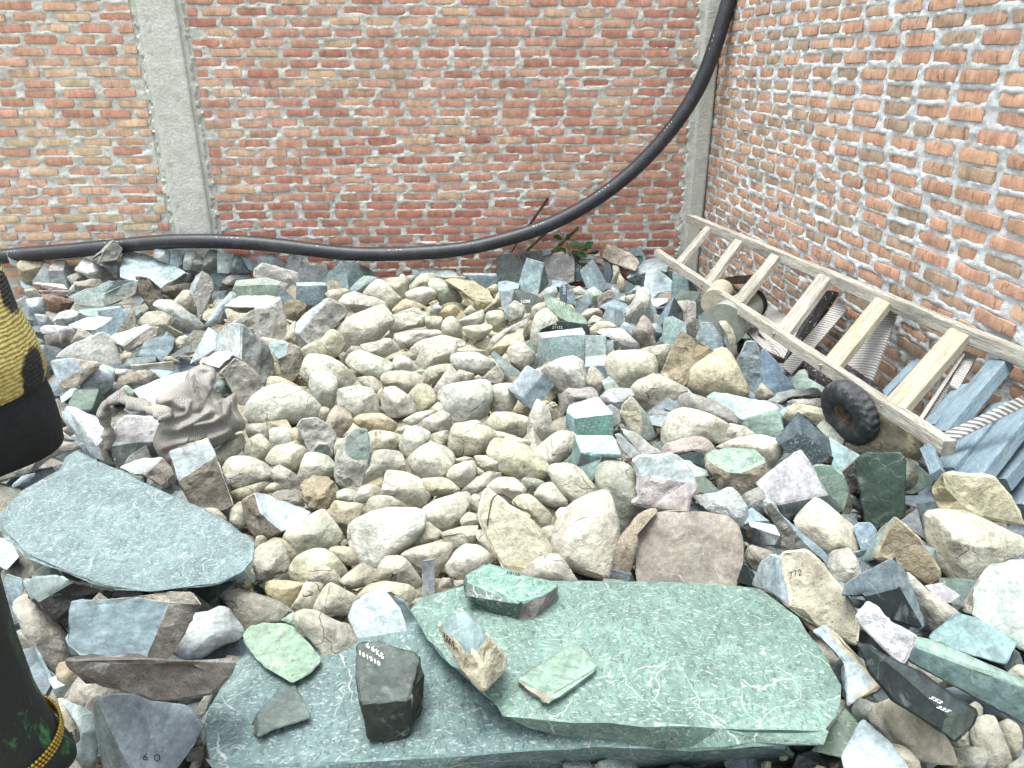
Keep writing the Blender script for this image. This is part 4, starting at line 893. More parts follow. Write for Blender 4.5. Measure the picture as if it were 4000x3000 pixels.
b,z.705|4a4f4c|1083,690 1280,668 1480,733 1617,775 1672,962 1662,1192 1540,1532 1190,1547 1108,1212 1080,902 1548,1175 1632,925|H.5b6564:abcdlkij V.363f37:ikgh W~:defgkl|dark cut block marked with white weight figures|66@1172,725>46,30^-6,-46 w;KG@1262,790>36,26^-6,-46 w;181510@1110,790>32,18^-4,-36 w
b,z.622|b4d8be|98,632 150,558 290,513 490,513 602,602 722,742 792,822 782,862 660,972 540,1042 300,902 150,742|H~:abcdefghijkl|mint green flat stone lying on the lower green slab
b,z.622|707e7e|163,1427 240,1288 390,1128 560,1053 602,1132 692,1312 690,1337 380,1432 240,1502 190,1472 245,1305|H:bcdefghik L:abkij|small dark grey shard lying on the lower green slab
c,z.60|bcb6a6|543,482 570,418 640,393 760,418 930,508 1020,518 1062,592 1092,692 1080,762 1062,842 920,887 800,852 790,782 700,662 600,562||mottled grey tan stone behind the mint green one
b,z.60|cadce8|1008,462 1060,338 1160,258 1320,213 1380,278 1470,388 1532,562 1592,762 1480,742 1300,690 1110,690 1050,562|t:abcdefghijkl|pale blue slab leaning behind the dark marked block
b|9fb6c4|1420,288 1500,338 1602,468 1642,642 1590,692 1540,562 1470,388|F:abcdefg|blue slab behind the pale blue leaning slab
a|9a9480|-60,262 30,245 100,248 250,263 400,318 522,417 430,502 330,517 120,572 20,502||dark mottled brown stone right of the huge blue slab's tip
c|dac690|298,212 340,148 450,148 600,168 642,200 560,332 510,402 420,322 320,272||orange stained cobble above the dark mottled brown stone
c|d8d0b8|518,392 600,268 640,173 720,163 802,190 722,392 600,402||cream cobble with red brown marks behind the mint green stone
c|d4cfb6|718,402 780,258 850,173 920,188 1092,290 1062,372 1040,442 830,432||cream cobble with black scribbles left of the pale blue leaning slab
c|c4b8a4|948,152 1080,38 1150,3 1252,70 1242,172 1050,217||brown egg shaped cobble below the big white egg
a|cfc5a8|1219,152 1271,20 1331,-50 1451,-60 1511,-38 1663,162 1640,242 1400,182||large tan cobble with black letters below the big white egg|N2@1398,115>22,3^2,-26 k;11@1410,150>12,0^0,-22 k
c|d8d2b4|1088,302 1200,188 1350,158 1550,188 1632,270 1560,352 1430,282 1300,222||yellow cream cobble behind the pale blue leaning slab
a|b6dcc4|438,490 540,423 562,430 552,502 622,582 500,517||mint green scrap behind the mottled grey tan stone
b|b2b8c6|1660,-10 1760,-28 1768,285 1662,290|F:abcd|slim grey sawn post of stone left of the veined block
r|c8bcae|1800,210 1825,130 1895,130 1912,212||small brown striped stub right of the slim sawn post
r|c9beb2|1932,200 1935,148 2020,148 2022,210||brown striped stub touching the veined block
@ 1700 2200 2.212
b,z.712|52706a|248,132 440,-5 1087,178 1042,302 950,462 830,530 690,522 600,472 257,292 742,347 800,330 980,272|H.86b4a8%:abclkj V%:ajghi W.c8b8b0~:jklcdefg|veined green block with a rounded pinkish end on the upper slab|33107@730,95>-24,-6^8,22 k
b,z.665|e6ddb4|18,512 230,383 462,602 622,802 627,887 560,992 430,1112 350,1082 240,932 80,682 110,580 200,640 270,742 322,757 392,852|T.7c989e:abcnmlk L~:aklmnoghij R~:cdefgon|cream rinded cut stone with black handwriting on the upper slab|35KG@72,625>26,24^0,-34 k;15107@95,665>22,22^0,-24 k
b,z.682|98b8a8|708,1012 1190,678 1280,718 1412,902 1407,952 1072,1172 960,1227 880,1162 790,1147 678,1092 992,1157|H.94b3a3:abcdk W:defgk X.d0c8ac~:akghij|pale green wedge tile of stone on the upper slab
"""

# ------------------------------------------------------------------ stones
NRM = {'T': (0, -.35, .94), 'H': (0, -.02, 1), 't': (0, -.72, .69), 'F': (0, -.97, .25), 'f': (0, -1, -.1),
       'L': (-.80, -.55, .25), 'R': (.80, -.55, .25), 'l': (-.5, -.4, .77), 'r': (.5, -.4, .77), 'a': None, 'V': (0, -1, .02), 'W': (.8, -.6, .02), 'X': (-.8, -.6, .02)}
STONES = {}
KIND_NAME = {'c': ('cobble', 'cobble'), 'a': ('angular_stone', 'stone'), 'r': ('rough_stone', 'rock'), 'b': ('cut_stone', 'cut stone')}


def set_cols(me, cols):
    at_ = me.attributes.new("col", 'FLOAT_COLOR', 'FACE')
    at_.data.foreach_set("color", np.asarray(cols, dtype=np.float32).ravel())


def catmull(P, n):
    """closed smooth resample of polygon P (k,2) to n points, half way between the polygon and a spline"""
    k = len(P)
    per = np.linalg.norm(np.roll(P, -1, 0) - P, axis=1)
    cum = np.concatenate([[0], np.cumsum(per)])
    out = []
    for i in range(n):
        d = cum[-1] * i / n
        j = int(np.searchsorted(cum, d, side='right') - 1)
        j = min(j, k - 1)
        t = (d - cum[j]) / max(per[j], 1e-6)
        p0, p1, p2, p3 = P[(j - 1) % k], P[j], P[(j + 1) % k], P[(j + 2) % k]
        s = .5 * ((2 * p1) + (-p0 + p2) * t + (2 * p0 - 5 * p1 + 4 * p2 - p3) * t * t + (-p0 + 3 * p1 - 3 * p2 + p3) * t ** 3)
        out.append(s)
    return np.array(out)


def linear(P, n):
    k = len(P)
    per = np.linalg.norm(np.roll(P, -1, 0) - P, axis=1)
    cum = np.concatenate([[0], np.cumsum(per)])
    out = []
    for i in range(n):
        d = cum[-1] * i / n
        j = min(int(np.searchsorted(cum, d, side='right') - 1), k - 1)
        t = (d - cum[j]) / max(per[j], 1e-6)
        out.append(P[j] * (1 - t) + P[(j + 1) % k] * t)
    return np.array(out)


def area2(P):
    x, y = P[:, 0], P[:, 1]
    return float(np.sum(x * np.roll(y, -1) - y * np.roll(x, -1)))


def ref_depth(px, opts):
    x0, y0 = px.min(0)
    x1, y1 = px.max(0)
    cx, ry = (x0 + x1) / 2, y1 - .30 * (y1 - y0)
    for o in opts:
        if o.startswith('z'):
            return (float(o[1:]) - CAMZ) / ray(cx, min(y1, 3300))[2] * 1.035
    t = heap_t(cx, ry)
    if 'up' in opts:
        t *= .965
    if 'up2' in opts:
        t *= .965
    return t


def fbm(p, s, o=4):
    return noise.fractal(Vector(p) * s, .8, 2.1, o)


def make_round(name, kind, color, px, opts, seed):
    """a cobble or angular stone: its outline swollen to a body with planed facets"""
    R = random.Random(seed)
    t0 = ref_depth(px, opts)
    c0 = px.mean(0)
    vd = ray(*c0)
    vd = vd / np.linalg.norm(vd)
    right = np.cross(vd, [0, 0, 1.0])
    right /= np.linalg.norm(right)
    up = np.cross(right, vd)
    C = at(c0[0], c0[1], t0)
    # project outline on the plane through C facing the camera
    P = []
    for p in px:
        r = ray(*p)
        q = CAM + r * (np.dot(C - CAM, vd) / np.dot(r, vd)) - C
        P.append((np.dot(q, right), np.dot(q, up)))
    P = np.array(P)
    if area2(P) < 0:
        P = P[::-1]
    size = max(np.ptp(P[:, 0]), np.ptp(P[:, 1]))
    big = size * FPX / t0 > 330 or 'kn' in opts
    n = 48 if big else 34
    rings = [1.0, .985, .95, .89, .80, .68, .52, .33, .15] if big else [1.0, .98, .93, .85, .73, .57, .38, .18]
    O = .55 * catmull(P, n) + .45 * linear(P, n) if kind == 'c' else .25 * catmull(P, n) + .75 * linear(P, n)
    cen = P.mean(0)
    O = (O - cen) * (1.07 if -.62 < C[0] / C[1] < .08 else 1.13) + cen
    cov = np.cov((O - cen).T)
    ev = np.sqrt(np.maximum(np.linalg.eigvalsh(cov), 1e-9))
    minor = ev[0] * 2.7
    hf = minor * (.46 if kind == 'c' else .50) * R.uniform(.85, 1.1)
    hb = minor * .70
    pw = 2.2 if kind == 'c' else 2.6
    verts, idx = [], []

    def ring(s, side):
        row = []
        h = (hf if side > 0 else hb) * (1 - s ** pw) ** (1 / pw) if s < 1 else 0.0
        for k in range(n):
            q = cen + (O[k] - cen) * s
            row.append(len(verts))
            verts.append([q[0], q[1], h * side])
        return row
    faces = []
    front = [ring(s, 1) for s in rings]
    back = [front[0]] + [ring(s, -1) for s in rings[2::2]]
    for rows, flip in ((front, False), (back, True)):
        for a, b in zip(rows, rows[1:]):
            for k in range(n):
                f = (a[k], a[(k + 1) % n], b[(k + 1) % n], b[k])
                faces.append(f[::-1] if flip else f)
        h = (hf if not flip else -hb)
        verts.append([cen[0], cen[1], h])
        t = len(verts) - 1
        last = rows[-1]
        for k in range(n):
            f = (last[k], last[(k + 1) % n], t)
            faces.append(f[::-1] if flip else f)
    V = np.array(verts)
    # planed facets (local frame: x right, y up, z towards the camera)
    nf = 9 if kind == 'c' else 10
    for i in range(nf):
        if i == 0:
            nn = np.array([R.uniform(-.25, .25), R.uniform(.55, .95), R.uniform(.5, .8)])
        elif i == 1:
            nn = np.array([R.uniform(-.5, .5), R.uniform(-.5, .1), 1.0])
        else:
            a = R.uniform(0, 2 * math.pi)
            nn = np.array([math.cos(a), math.sin(a), R.uniform(.45, 1.6)])
        nn /= np.linalg.norm(nn)
        d = (V - [cen[0], cen[1], 0]) @ nn
        m = d.max()
        lim = m * R.uniform(.66, .88) if kind == 'c' else m * R.uniform(.60, .82)
        over = np.maximum(d - lim, 0)
        V = V - nn * (over * (.92 if kind == 'c' else .97))[:, None] * np.array([.18, .18, 1.0])
    so = seed * 3.1
    knob = 'kn' in opts
    amp = size * {'c': .026, 'a': .034, 'r': .052}[kind]
    out = []
    for v in V:
        pv = Vector((v[0] / size + so, v[1] / size, v[2] / size))
        d1 = noise.fractal(pv * 2.3, .8, 2.1, 4)
        d2 = noise.ridged_multi_fractal(pv * 3.2, .9, 2.1, 3, 1.0, 2.0) - 1.0 if kind != 'c' else noise.noise(pv * 9) * .35
        if knob:
            d2 += 2.6 * (noise.noise(pv * 5.5) + .5 * noise.noise(pv * 11))
        rr = Vector((v[0] - cen[0], v[1] - cen[1], v[2]))
        L = rr.length + 1e-6
        k = amp * (d1 * .9 + d2 * (.55 if kind != 'c' else .45))
        out.append(v + np.array(rr / L) * k)
    V = np.array(out)
    W = C + V[:, 0:1] * right + V[:, 1:2] * up - V[:, 2:3] * vd
    org = np.array([W[:, 0].mean(), W[:, 1].mean(), W[:, 2].min()])
    mat = {'c': M_COB, 'a': M_COB, 'r': M_RGH}[kind]
    if kind == 'a':
        r_, g_, b_ = [int(color[i:i + 2], 16) for i in (0, 2, 4)]
        if b_ >= r_ - 4:
            mat = M_SAW
    o = mesh_obj(name, W, faces, mat, origin=org, smooth=True)
    o.data.set_sharp_from_angle(angle=math.radians(30 if kind == 'c' else 22))
    set_cols(o.data, [lin(color)] * len(o.data.polygons))
    return o


def make_cut(name, color, px, nout, faces, opts, seed):
    """an angular block: depths of the traced corners solved so that every face keeps its slope"""
    R = random.Random(seed)
    nv = len(px)
    t0 = ref_depth(px[:nout], opts)
    pc_ = px[:nout].mean(0)
    px = (px - pc_) * (1.0 if any(q[0] == 'z' for q in opts) else 1.075) + pc_
    rays = np.array([ray(*p) for p in px])
    cr = ray(*px[:nout].mean(0))
    az = math.atan2(cr[0], cr[1])
    ca, sa = math.cos(-az), math.sin(-az)
    ext = max(np.ptp(px[:nout, 0]), np.ptp(px[:nout, 1])) / FPX * t0
    rows, rhs = [], []
    nfc = len(faces)
    for fi, (code, m, c, ids) in enumerate(faces):
        nn = NRM[code]
        if nn is None:
            continue
        x, y, z = nn
        nn = np.array([x * ca - y * sa, x * sa + y * ca, z])
        nn = nn / np.linalg.norm(nn)
        for i in ids:
            r = np.zeros(nv + nfc)
            r[i] = np.dot(nn, rays[i])
            r[nv + fi] = -1
            rows.append(r)
            rhs.append(0)
    zs = [float(q[1:]) for q in opts if q[0] == 'z']
    flat = set(i for f in faces if f[0] == 'H' for i in f[3]) if zs else set()
    for i in range(nv):
        r = np.zeros(nv + nfc)
        w, t_ = (6.0, (zs[0] - CAMZ) / rays[i][2]) if i in flat else (.02, t0)
        r[i] = w
        rows.append(r)
        rhs.append(w * t_)
    sol = np.linalg.lstsq(np.array(rows), np.array(rhs), rcond=None)[0][:nv]
    lo, hi = (t0 - .8 * ext, t0 + .9 * ext) if not flat else (.3, 4)
    pl = [plane_t(*p, CORNER + NB * .05, NB) for p in px]
    pr = [plane_t(*p, CORNER + NR * .05, NR) for p in px]
    T = []
    for s, a, b in zip(sol, pl, pr):
        s = min(max(s, lo), hi)
        if a > 0:
            s = min(s, a)
        if b > 0:
            s = min(s, b)
        T.append(s)
    V = CAM + rays * np.array(T)[:, None]
    # body behind: the outline pushed away from the viewer and drawn in
    cen = V[:nout].mean(0)
    vd = cr / np.linalg.norm(cr)
    P2 = px[:nout] / FPX * t0
    ev = np.sqrt(np.maximum(np.linalg.eigvalsh(np.cov((P2 - P2.mean(0)).T)), 1e-9))
    thick = min(max(ev[0] * 1.9, .02), .16)
    B = []
    for i in range(nout):
        away = rays[i] / np.linalg.norm(rays[i])
        q = V[i] + (cen - V[i]) * .13
        # keep inside the outline seen from the camera
        B.append(q + away * thick)
    B = np.array(B)
    B2 = cen + vd * (thick * 1.5) + (B - (cen + vd * thick)) * .72
    allv = list(V) + list(B) + list(B2)
    bm = bmesh.new()
    lay = bm.faces.layers.float_color.new("col")
    bv = [bm.verts.new(p) for p in allv]
    main = lin(color)

    def add(ids, mi, c):
        try:
            f = bm.faces.new([bv[i] for i in ids])
        except ValueError:
            return
        f.material_index = mi
        f[lay] = c
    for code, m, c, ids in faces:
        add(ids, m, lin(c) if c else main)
    rind_m = 1 if any(f[1] in (1,) for f in faces) else 0
    for i in range(nout):
        j = (i + 1) % nout
        add((i, j, nv + j, nv + i), rind_m, main)
        add((nv + i, nv + j, nv + nout + j, nv + nout + i), rind_m, main)
    add([nv + nout + i for i in range(nout)], rind_m, main)
    bmesh.ops.remove_doubles(bm, verts=bm.verts[:], dist=1e-5)
    be = [e for e in bm.edges if e.is_boundary]
    if be:
        r = bmesh.ops.holes_fill(bm, edges=be, sides=0)
        for f in r['faces']:
            f[lay] = main
    bmesh.ops.recalc_face_normals(bm, faces=bm.faces[:])
    # orientation: the face nearest the camera must look at it
    fn = min(bm.faces, key=lambda f: (f.calc_center_median() - Vector(CAM)).length)
    if fn.normal.dot(fn.calc_center_median() - Vector(CAM)) > 0:
        bmesh.ops.reverse_faces(bm, faces=bm.faces[:])
    size = ext
    rough = any(f[1] == 1 for f in faces)
    off = min(.0045, size * .018) * (1.6 if rough else 1)
    try:
        bmesh.ops.bevel(bm, geom=bm.edges[:], offset=off, segments=1, affect='EDGES', clamp_overlap=True, profile=.5)
    except Exception:
        pass
    bmesh.ops.triangulate(bm, faces=bm.faces[:], quad_method='BEAUTY', ngon_method='BEAUTY')
    tgt = max(size * .065, .008)
    for _ in range(3):
        es = [e for e in bm.edges if e.calc_length() > tgt * 1.5]
        if not es or len(bm.faces) > 2200:
            break
        bmesh.ops.subdivide_edges(bm, edges=es, cuts=1, use_grid_fill=False)
        bmesh.ops.triangulate(bm, faces=[f for f in bm.faces if len(f.verts) > 3])
    bm.normal_update()
    so = seed * 2.7
    mv = []
    for v in bm.verts:
        rk = max(1 if f.material_index == 1 else 0 for f in v.link_faces)
        mixd = any(f.material_index != 1 for f in v.link_faces)
        pv = Vector((v.co.x / size + so, v.co.y / size, v.co.z / size))
        d = noise.fractal(pv * 3.0, .8, 2.1, 4)
        d2 = noise.noise(pv * 14)
        if rk:
            a = size * (.018 if mixd else .046)
            rg = noise.ridged_multi_fractal(pv * 3.5, .9, 2.1, 3, 1.0, 2.0) - 1.1
            k = a * (d + .7 * rg)
        else:
            k = size * .0035 * d + size * .0025 * d2
            bend = max((f.normal - v.normal).length for f in v.link_faces)
            if bend > .25:   # worn, chipped edges
                k = size * .016 * d + size * .010 * d2 - size * .005
        mv.append((v, v.normal * k))
    for v, d in mv:
        v.co += d
    org = Vector((cen[0], cen[1], min(v.co.z for v in bm.verts)))
    for v in bm.verts:
        v.co -= org
    me = bpy.data.meshes.new(name)
    bm.to_mesh(me)
    bm.free()
    for m in STONE_MATS:
        me.materials.append(m)
    me.shade_smooth()
    me.set_sharp_from_angle(angle=math.radians(22))
    o = bpy.data.objects.new(name, me)
    o.location = org
    link(o)
    return o


LET = 'abcdefghijklmnopqrstuvwxyzABCDEFGHIJ'
STROKES = {
    '0': [[(.5, 1), (.1, .75), (.1, .25), (.5, 0), (.9, .25), (.9, .75), (.5, 1)]], '1': [[(.3, .8), (.55, 1), (.5, 0)]],
    '2': [[(.1, .8), (.5, 1), (.85, .7), (.1, 0), (.95, .05)]], '3': [[(.1, 1), (.8, .95), (.45, .58), (.85, .3), (.5, 0), (.1, .1)]],
    '4': [[(.6, 0), (.65, 1), (.05, .35), (.95, .38)]], '5': [[(.9, 1), (.2, .95), (.2, .58), (.75, .55), (.8, .15), (.1, 0)]],
    '6': [[(.75, 1), (.2, .5), (.2, .1), (.6, 0), (.85, .3), (.5, .5), (.2, .35)]], '7': [[(.05, .95), (.9, 1), (.4, 0)]],
    '8': [[(.5, .5), (.15, .75), (.5, 1), (.85, .75), (.5, .5), (.1, .22), (.5, 0), (.9, .22), (.5, .5)]],
    '9': [[(.85, .7), (.5, .5), (.15, .75), (.5, 1), (.85, .75), (.75, 0)]],
    'K': [[(.15, 1), (.15, 0)], [(.9, 1), (.2, .45), (.95, 0)]], 'G': [[(.9, .85), (.4, 1), (.1, .5), (.4, 0), (.9, .1), (.9, .45), (.55, .45)]],
    'A': [[(.05, 0), (.5, 1), (.95, 0)], [(.25, .4), (.75, .4)]], 'R': [[(.1, 0), (.15, 1), (.8, .8), (.2, .5), (.95, 0)]],
    'B': [[(.15, 0), (.15, 1), (.75, .8), (.2, .52), (.85, .25), (.15, 0)]], 'N': [[(.1, 0), (.1, 1), (.85, 0), (.9, 1)]],
}
M_INKW, M_INKK = plain_mat("white_marker", 'f4f4f0', .7, .1, 60, 0, k=.85), plain_mat("black_marker", '2a2a2a', .7, .1, 60, 0)


def write_on(o, spec):
    """handwriting: thin ribbons lying on the stone's own surface"""
    txt, rest = spec.split('@')
    pos, rest = rest.split('>')
    dxy, rest = rest.split('^')
    uxy, ink = rest.split(' ')
    ox, oy = write_on.org
    sc = write_on.sc
    f = lambda s: np.array([float(a) for a in s.split(',')])
    p0 = f(pos) / sc + [ox, oy]
    d, u = f(dxy) / sc, f(uxy) / sc
    me = o.data
    L = Vector(o.location)
    tree = BVHTree.FromPolygons([tuple(v.co + L) for v in me.vertices], [tuple(p.vertices) for p in me.polygons])
    V, F = [], []
    for ci, ch in enumerate(txt):
        for st_ in STROKES.get(ch, []):
            pts = []
            for (x, y) in st_:
                q = p0 + d * (ci + x * .78) + u * y
                r = ray(*q)
                hit = tree.ray_cast(Vector(CAM), Vector(r).normalized())
                if hit[0] is not None:
                    pts.append((hit[0], hit[1]))
            for (a, na), (b, nb) in zip(pts, pts[1:]):
                ab = b - a
                dist = (a - Vector(CAM)).length
                w = np.linalg.norm(u) / FPX * dist * (.060 if ink == 'w' else .040)
                w = max(w, .0007)
                if ab.length < 1e-5 or ab.length > .12:
                    continue
                e = ab.normalized()
                for nn in (na,):
                    if nn.dot(a - Vector(CAM)) > 0:
                        nn = -nn
                    s_ = e.cross(nn).normalized() * w
                    off = nn * .0016
                    k = len(V)
                    V += [a - e * w * .7 + s_ + off, a - e * w * .7 - s_ + off, b + e * w * .7 - s_ + off, b + e * w * .7 + s_ + off]
                    F.append((k, k + 1, k + 2, k + 3))
    if V:
        mesh_obj("handwriting", [tuple(v) for v in V], F, M_INKW if ink == 'w' else M_INKK, parent=o)


def tone(h, kind):
    r, g_, b_ = [int(h[i:i + 2], 16) for i in (0, 2, 4)]
    if kind == 'c' or (kind == 'a' and r >= b_):
        k = .34
        r, g_, b_ = r + (222 - r) * k, g_ + (226 - g_) * k, b_ + (203 - b_) * k
    elif b_ > r + 6:
        r, g_, b_ = r - 2, g_ + 2, b_ - 4
    m_ = (r + g_ + b_) / 3
    k = (.16 if kind == 'c' else .34) if r >= b_ else .22
    r, g_, b_ = r + (m_ - r) * k, g_ + (m_ - g_) * k, b_ + (m_ - b_) * k
    return '%02x%02x%02x' % tuple(int(min(255, max(0, q))) for q in (r, g_, b_))


def build_stones(data):
    ox = oy = 0.0
    sc = 1.0
    seed = 11
    for line in data.strip().split('\n'):
        line = line.strip()
        if not line:
            continue
        if line[0] == '@':
            a = line[1:].split()
            ox, oy, sc = float(a[0]), float(a[1]), float(a[2])
            continue
        seed += 1
        parts = line.split('|')
        kind, color, pts, fs, label = parts[:5]
        opts = kind.split(',')[1:]
        kind = kind.split(',')[0]
        px = np.array([[float(b) for b in q.split(',')] for q in pts.split()]) / sc + [ox, oy]
        nm, cat = KIND_NAME[kind]
        color = tone(color, kind)
        if kind == 'b':
            faces = []
            for tok in fs.split():
                head, ids = tok.split(':')
                m = 0
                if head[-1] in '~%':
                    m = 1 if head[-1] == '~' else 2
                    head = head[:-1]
                code, c = (head.split('.') + [None])[:2]  # per-face tint: rind colours, plus light and shade painted on tops and fronts
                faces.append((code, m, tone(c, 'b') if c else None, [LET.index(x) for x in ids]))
            # the outline is every vertex on the outer rim of the faces
            edges = {}
            for f in faces:
                ids = f[3]
                for a, b in zip(ids, ids[1:] + ids[:1]):
                    k = (min(a, b), max(a, b))
                    edges[k] = edges.get(k, 0) + 1
            rim = {}
            for (a, b), n_ in edges.items():
                if n_ == 1:
                    rim.setdefault(a, []).append(b)
                    rim.setdefault(b, []).append(a)
            loop = [min(rim)]
            while True:
                nx = [q for q in rim[loop[-1]] if q not in loop]
                if not nx:
                    break
                loop.append(nx[0])
            inner = [i for i in range(len(px)) if i not in loop]
            order = loop + inner
            inv = {v: i for i, v in enumerate(order)}
            px2 = px[order]
            faces = [(a, b, c, [inv[i] for i in ids]) for a, b, c, ids in faces]
            o = make_cut(nm, color, px2, len(loop), faces, opts, seed)
        else:
            o = make_round(nm, kind, color, px, opts, seed)
        lab = label.split()
        tag(o, label, cat, {'c': 'cobbles in the stone heap', 'a': 'angular stones in the heap', 'r': 'rough rocks in the heap', 'b': 'sawn and split stones in the heap'}[kind])
        write_on.org, write_on.sc = (ox, oy), sc
        if len(parts) > 5:
            for s in parts[5].split(';'):
                write_on(o, s)
        STONES[label] = o

# ------------------------------------------------------------------ ground under the heap
def build_ground():
    xs = np.concatenate([np.linspace(-30, -4.5, 8), np.linspace(-4.2, 2.6, 100), np.linspace(3, 30, 8)])
    ys = np.concatenate([np.linspace(-30, -.6, 10), np.linspace(-.4, 6.7, 100), np.linspace(7, 30, 8)])
    V, F = [], []
    for y in ys:
        for x in xs:
            z = heap_z(x, y) if -1 < y < 9 else heap_z(x, min(max(y, -1), 9))
            z -= .15
            if -4.4 < x < 2.6 and -.5 < y < 6.7:
                z += .03 * noise.fractal(Vector((x * 3, y * 3, 1)), .8, 2, 4)
            V.append((x, y, max(z, -.12)))
    n = len(xs)
    for j in range(len(ys) - 1):
        for i in range(n - 1):
            F.append((j * n + i, j * n + i + 1, (j + 1) * n + i + 1, (j + 1) * n + i))
    m = plain_mat("sandy_earth", 'b9b49c', .95, .3, 14, .6, .02, col2='8f8a74')
    o = mesh_obj("ground", V, F, m, origin=(0, 0, 0), smooth=True)
    o["kind"] = "structure"


def build_fill():
    """the rubble that shows dimly in the gaps between the stones one can tell apart"""
    R = random.Random(5)
    ico = bmesh.new()
    bmesh.ops.create_icosphere(ico, subdivisions=1, radius=1)
    iv = np.array([tuple(v.co) for v in ico.verts])
    fi = [[v.index for v in f.verts] for f in ico.faces]
    ico.free()
    V, F, Cc = [], [], []
    pal_mid = ['cfcab0', 'd6d2bc', 'c4bda0', 'bfb598', 'd2d2c2']
    pal_side = ['9fb0b8', 'b0bcc0', '8a979c', 'a9a99c', 'b8b4a6', '7f8c8c', '93a49c']
    y = .75
    while y < 6.25:
        s = .045 + .018 * y
        x = -.55 * y - .75
        x = max(x, -3.9)
        while x < 1.95:
            px = x + R.uniform(-.3, .3) * s * 2
            py = y + R.uniform(-.3, .3) * s * 2
            xr = CORNER[0] + (CORNER[1] - py) * math.tan(AZ) - .18
            yb = CORNER[1] + (px - CORNER[0]) * math.tan(AZ) - .16
            if px < xr and py < yb and heap_z(px, py) > heap_z(0, py) - .05:
                r = s * R.uniform(.75, 1.2)
                q = np.array([R.gauss(0, 1) for _ in range(4)])
                w, a, b, c = q / np.linalg.norm(q)
                M = np.array(Matrix.Rotation(R.uniform(0, 6.3), 3, Vector((a, b, c)).normalized()))
                p = iv * np.array([r * 1.25, r, r * .7]) * (1 + .22 * np.array([[R.uniform(-1, 1)] for _ in iv]))
                p = p @ M.T + [px, py, heap_z(px, py) - .075 - .014 * y + R.uniform(-.02, .02)]
                k = len(V)
                V += [tuple(v) for v in p]
                F += [tuple(i + k for i in f) for f in fi]
                u = px / (py * .66 + .1)
                mid = -.62 < u < .10 and py > 1.5
                Cc += [lin(R.choice(pal_mid if mid else pal_side))] * len(fi)
            x += s * 1.75
        y += s * 1.6
    # grit and small pebbles lying between the cobbles
    V2, F2, C2 = [], [], []
    for _ in range(4200):
        py = R.uniform(1.45, 5.6) if R.random() < .75 else R.uniform(.8, 1.6)
        px = R.uniform(-.62, .30) * (py * .66 + .1)
        if R.random() < .3:
            px = R.uniform(-.95, 1.0) * (py * .66 + .1)
        r = R.uniform(.005, .015) + .0025 * py
        M = np.array(Matrix.Rotation(R.uniform(0, 6.3), 3, Vector((R.uniform(-1, 1), R.uniform(-1, 1), 1)).normalized()))
        p = (iv * np.array([r * 1.3, r, r * .75]) * (1 + .2 * np.array([[R.uniform(-1, 1)] for _ in iv]))) @ M.T + [px, py, heap_z(px, py) - .055 - .012 * py + R.uniform(-.01, .012)]
        k = len(V2)
        V2 += [tuple(v) for v in p]
        F2 += [tuple(i + k for i in f) for f in fi]
        C2 += [lin(R.choice(pal_mid))] * len(fi)
    o = mesh_obj("grit", V2, F2, M_COB, origin=(0, 3, 0))
    set_cols(o.data, C2)
    tag(o, "pale grit and small pebbles between the cobbles", "grit", kind="stuff")
    o = mesh_obj("rubble", V, F, M_RGH, origin=(0, 3, 0))
    set_cols(o.data, Cc)
    tag(o, "small rubble filling the gaps under the stone heap", "rubble", kind="stuff")


# ------------------------------------------------------------------ brick walls
def vnoise(shape, cell, seed, sx=1.0):
    """smooth value noise on a grid of `shape` (rows, cols); cell in grid steps"""
    R = np.random.RandomState(seed)
    h, w = shape
    gh, gw = int(h / cell) + 3, int(w / (cell * sx)) + 3
    g = R.rand(gh, gw)
    yy = np.arange(h) / cell
    xx = np.arange(w) / (cell * sx)
    yi, xi = yy.astype(int), xx.astype(int)
    fy, fx = yy - yi, xx - xi
    fy = (fy * fy * (3 - 2 * fy))[:, None]
    fx = (fx * fx * (3 - 2 * fx))[None, :]
    a = g[np.ix_(yi, xi)]
    b = g[np.ix_(yi, xi + 1)]
    c = g[np.ix_(yi + 1, xi)]
    d = g[np.ix_(yi + 1, xi + 1)]
    return (a * (1 - fx) + b * fx) * (1 - fy) + (c * (1 - fx) + d * fx) * fy


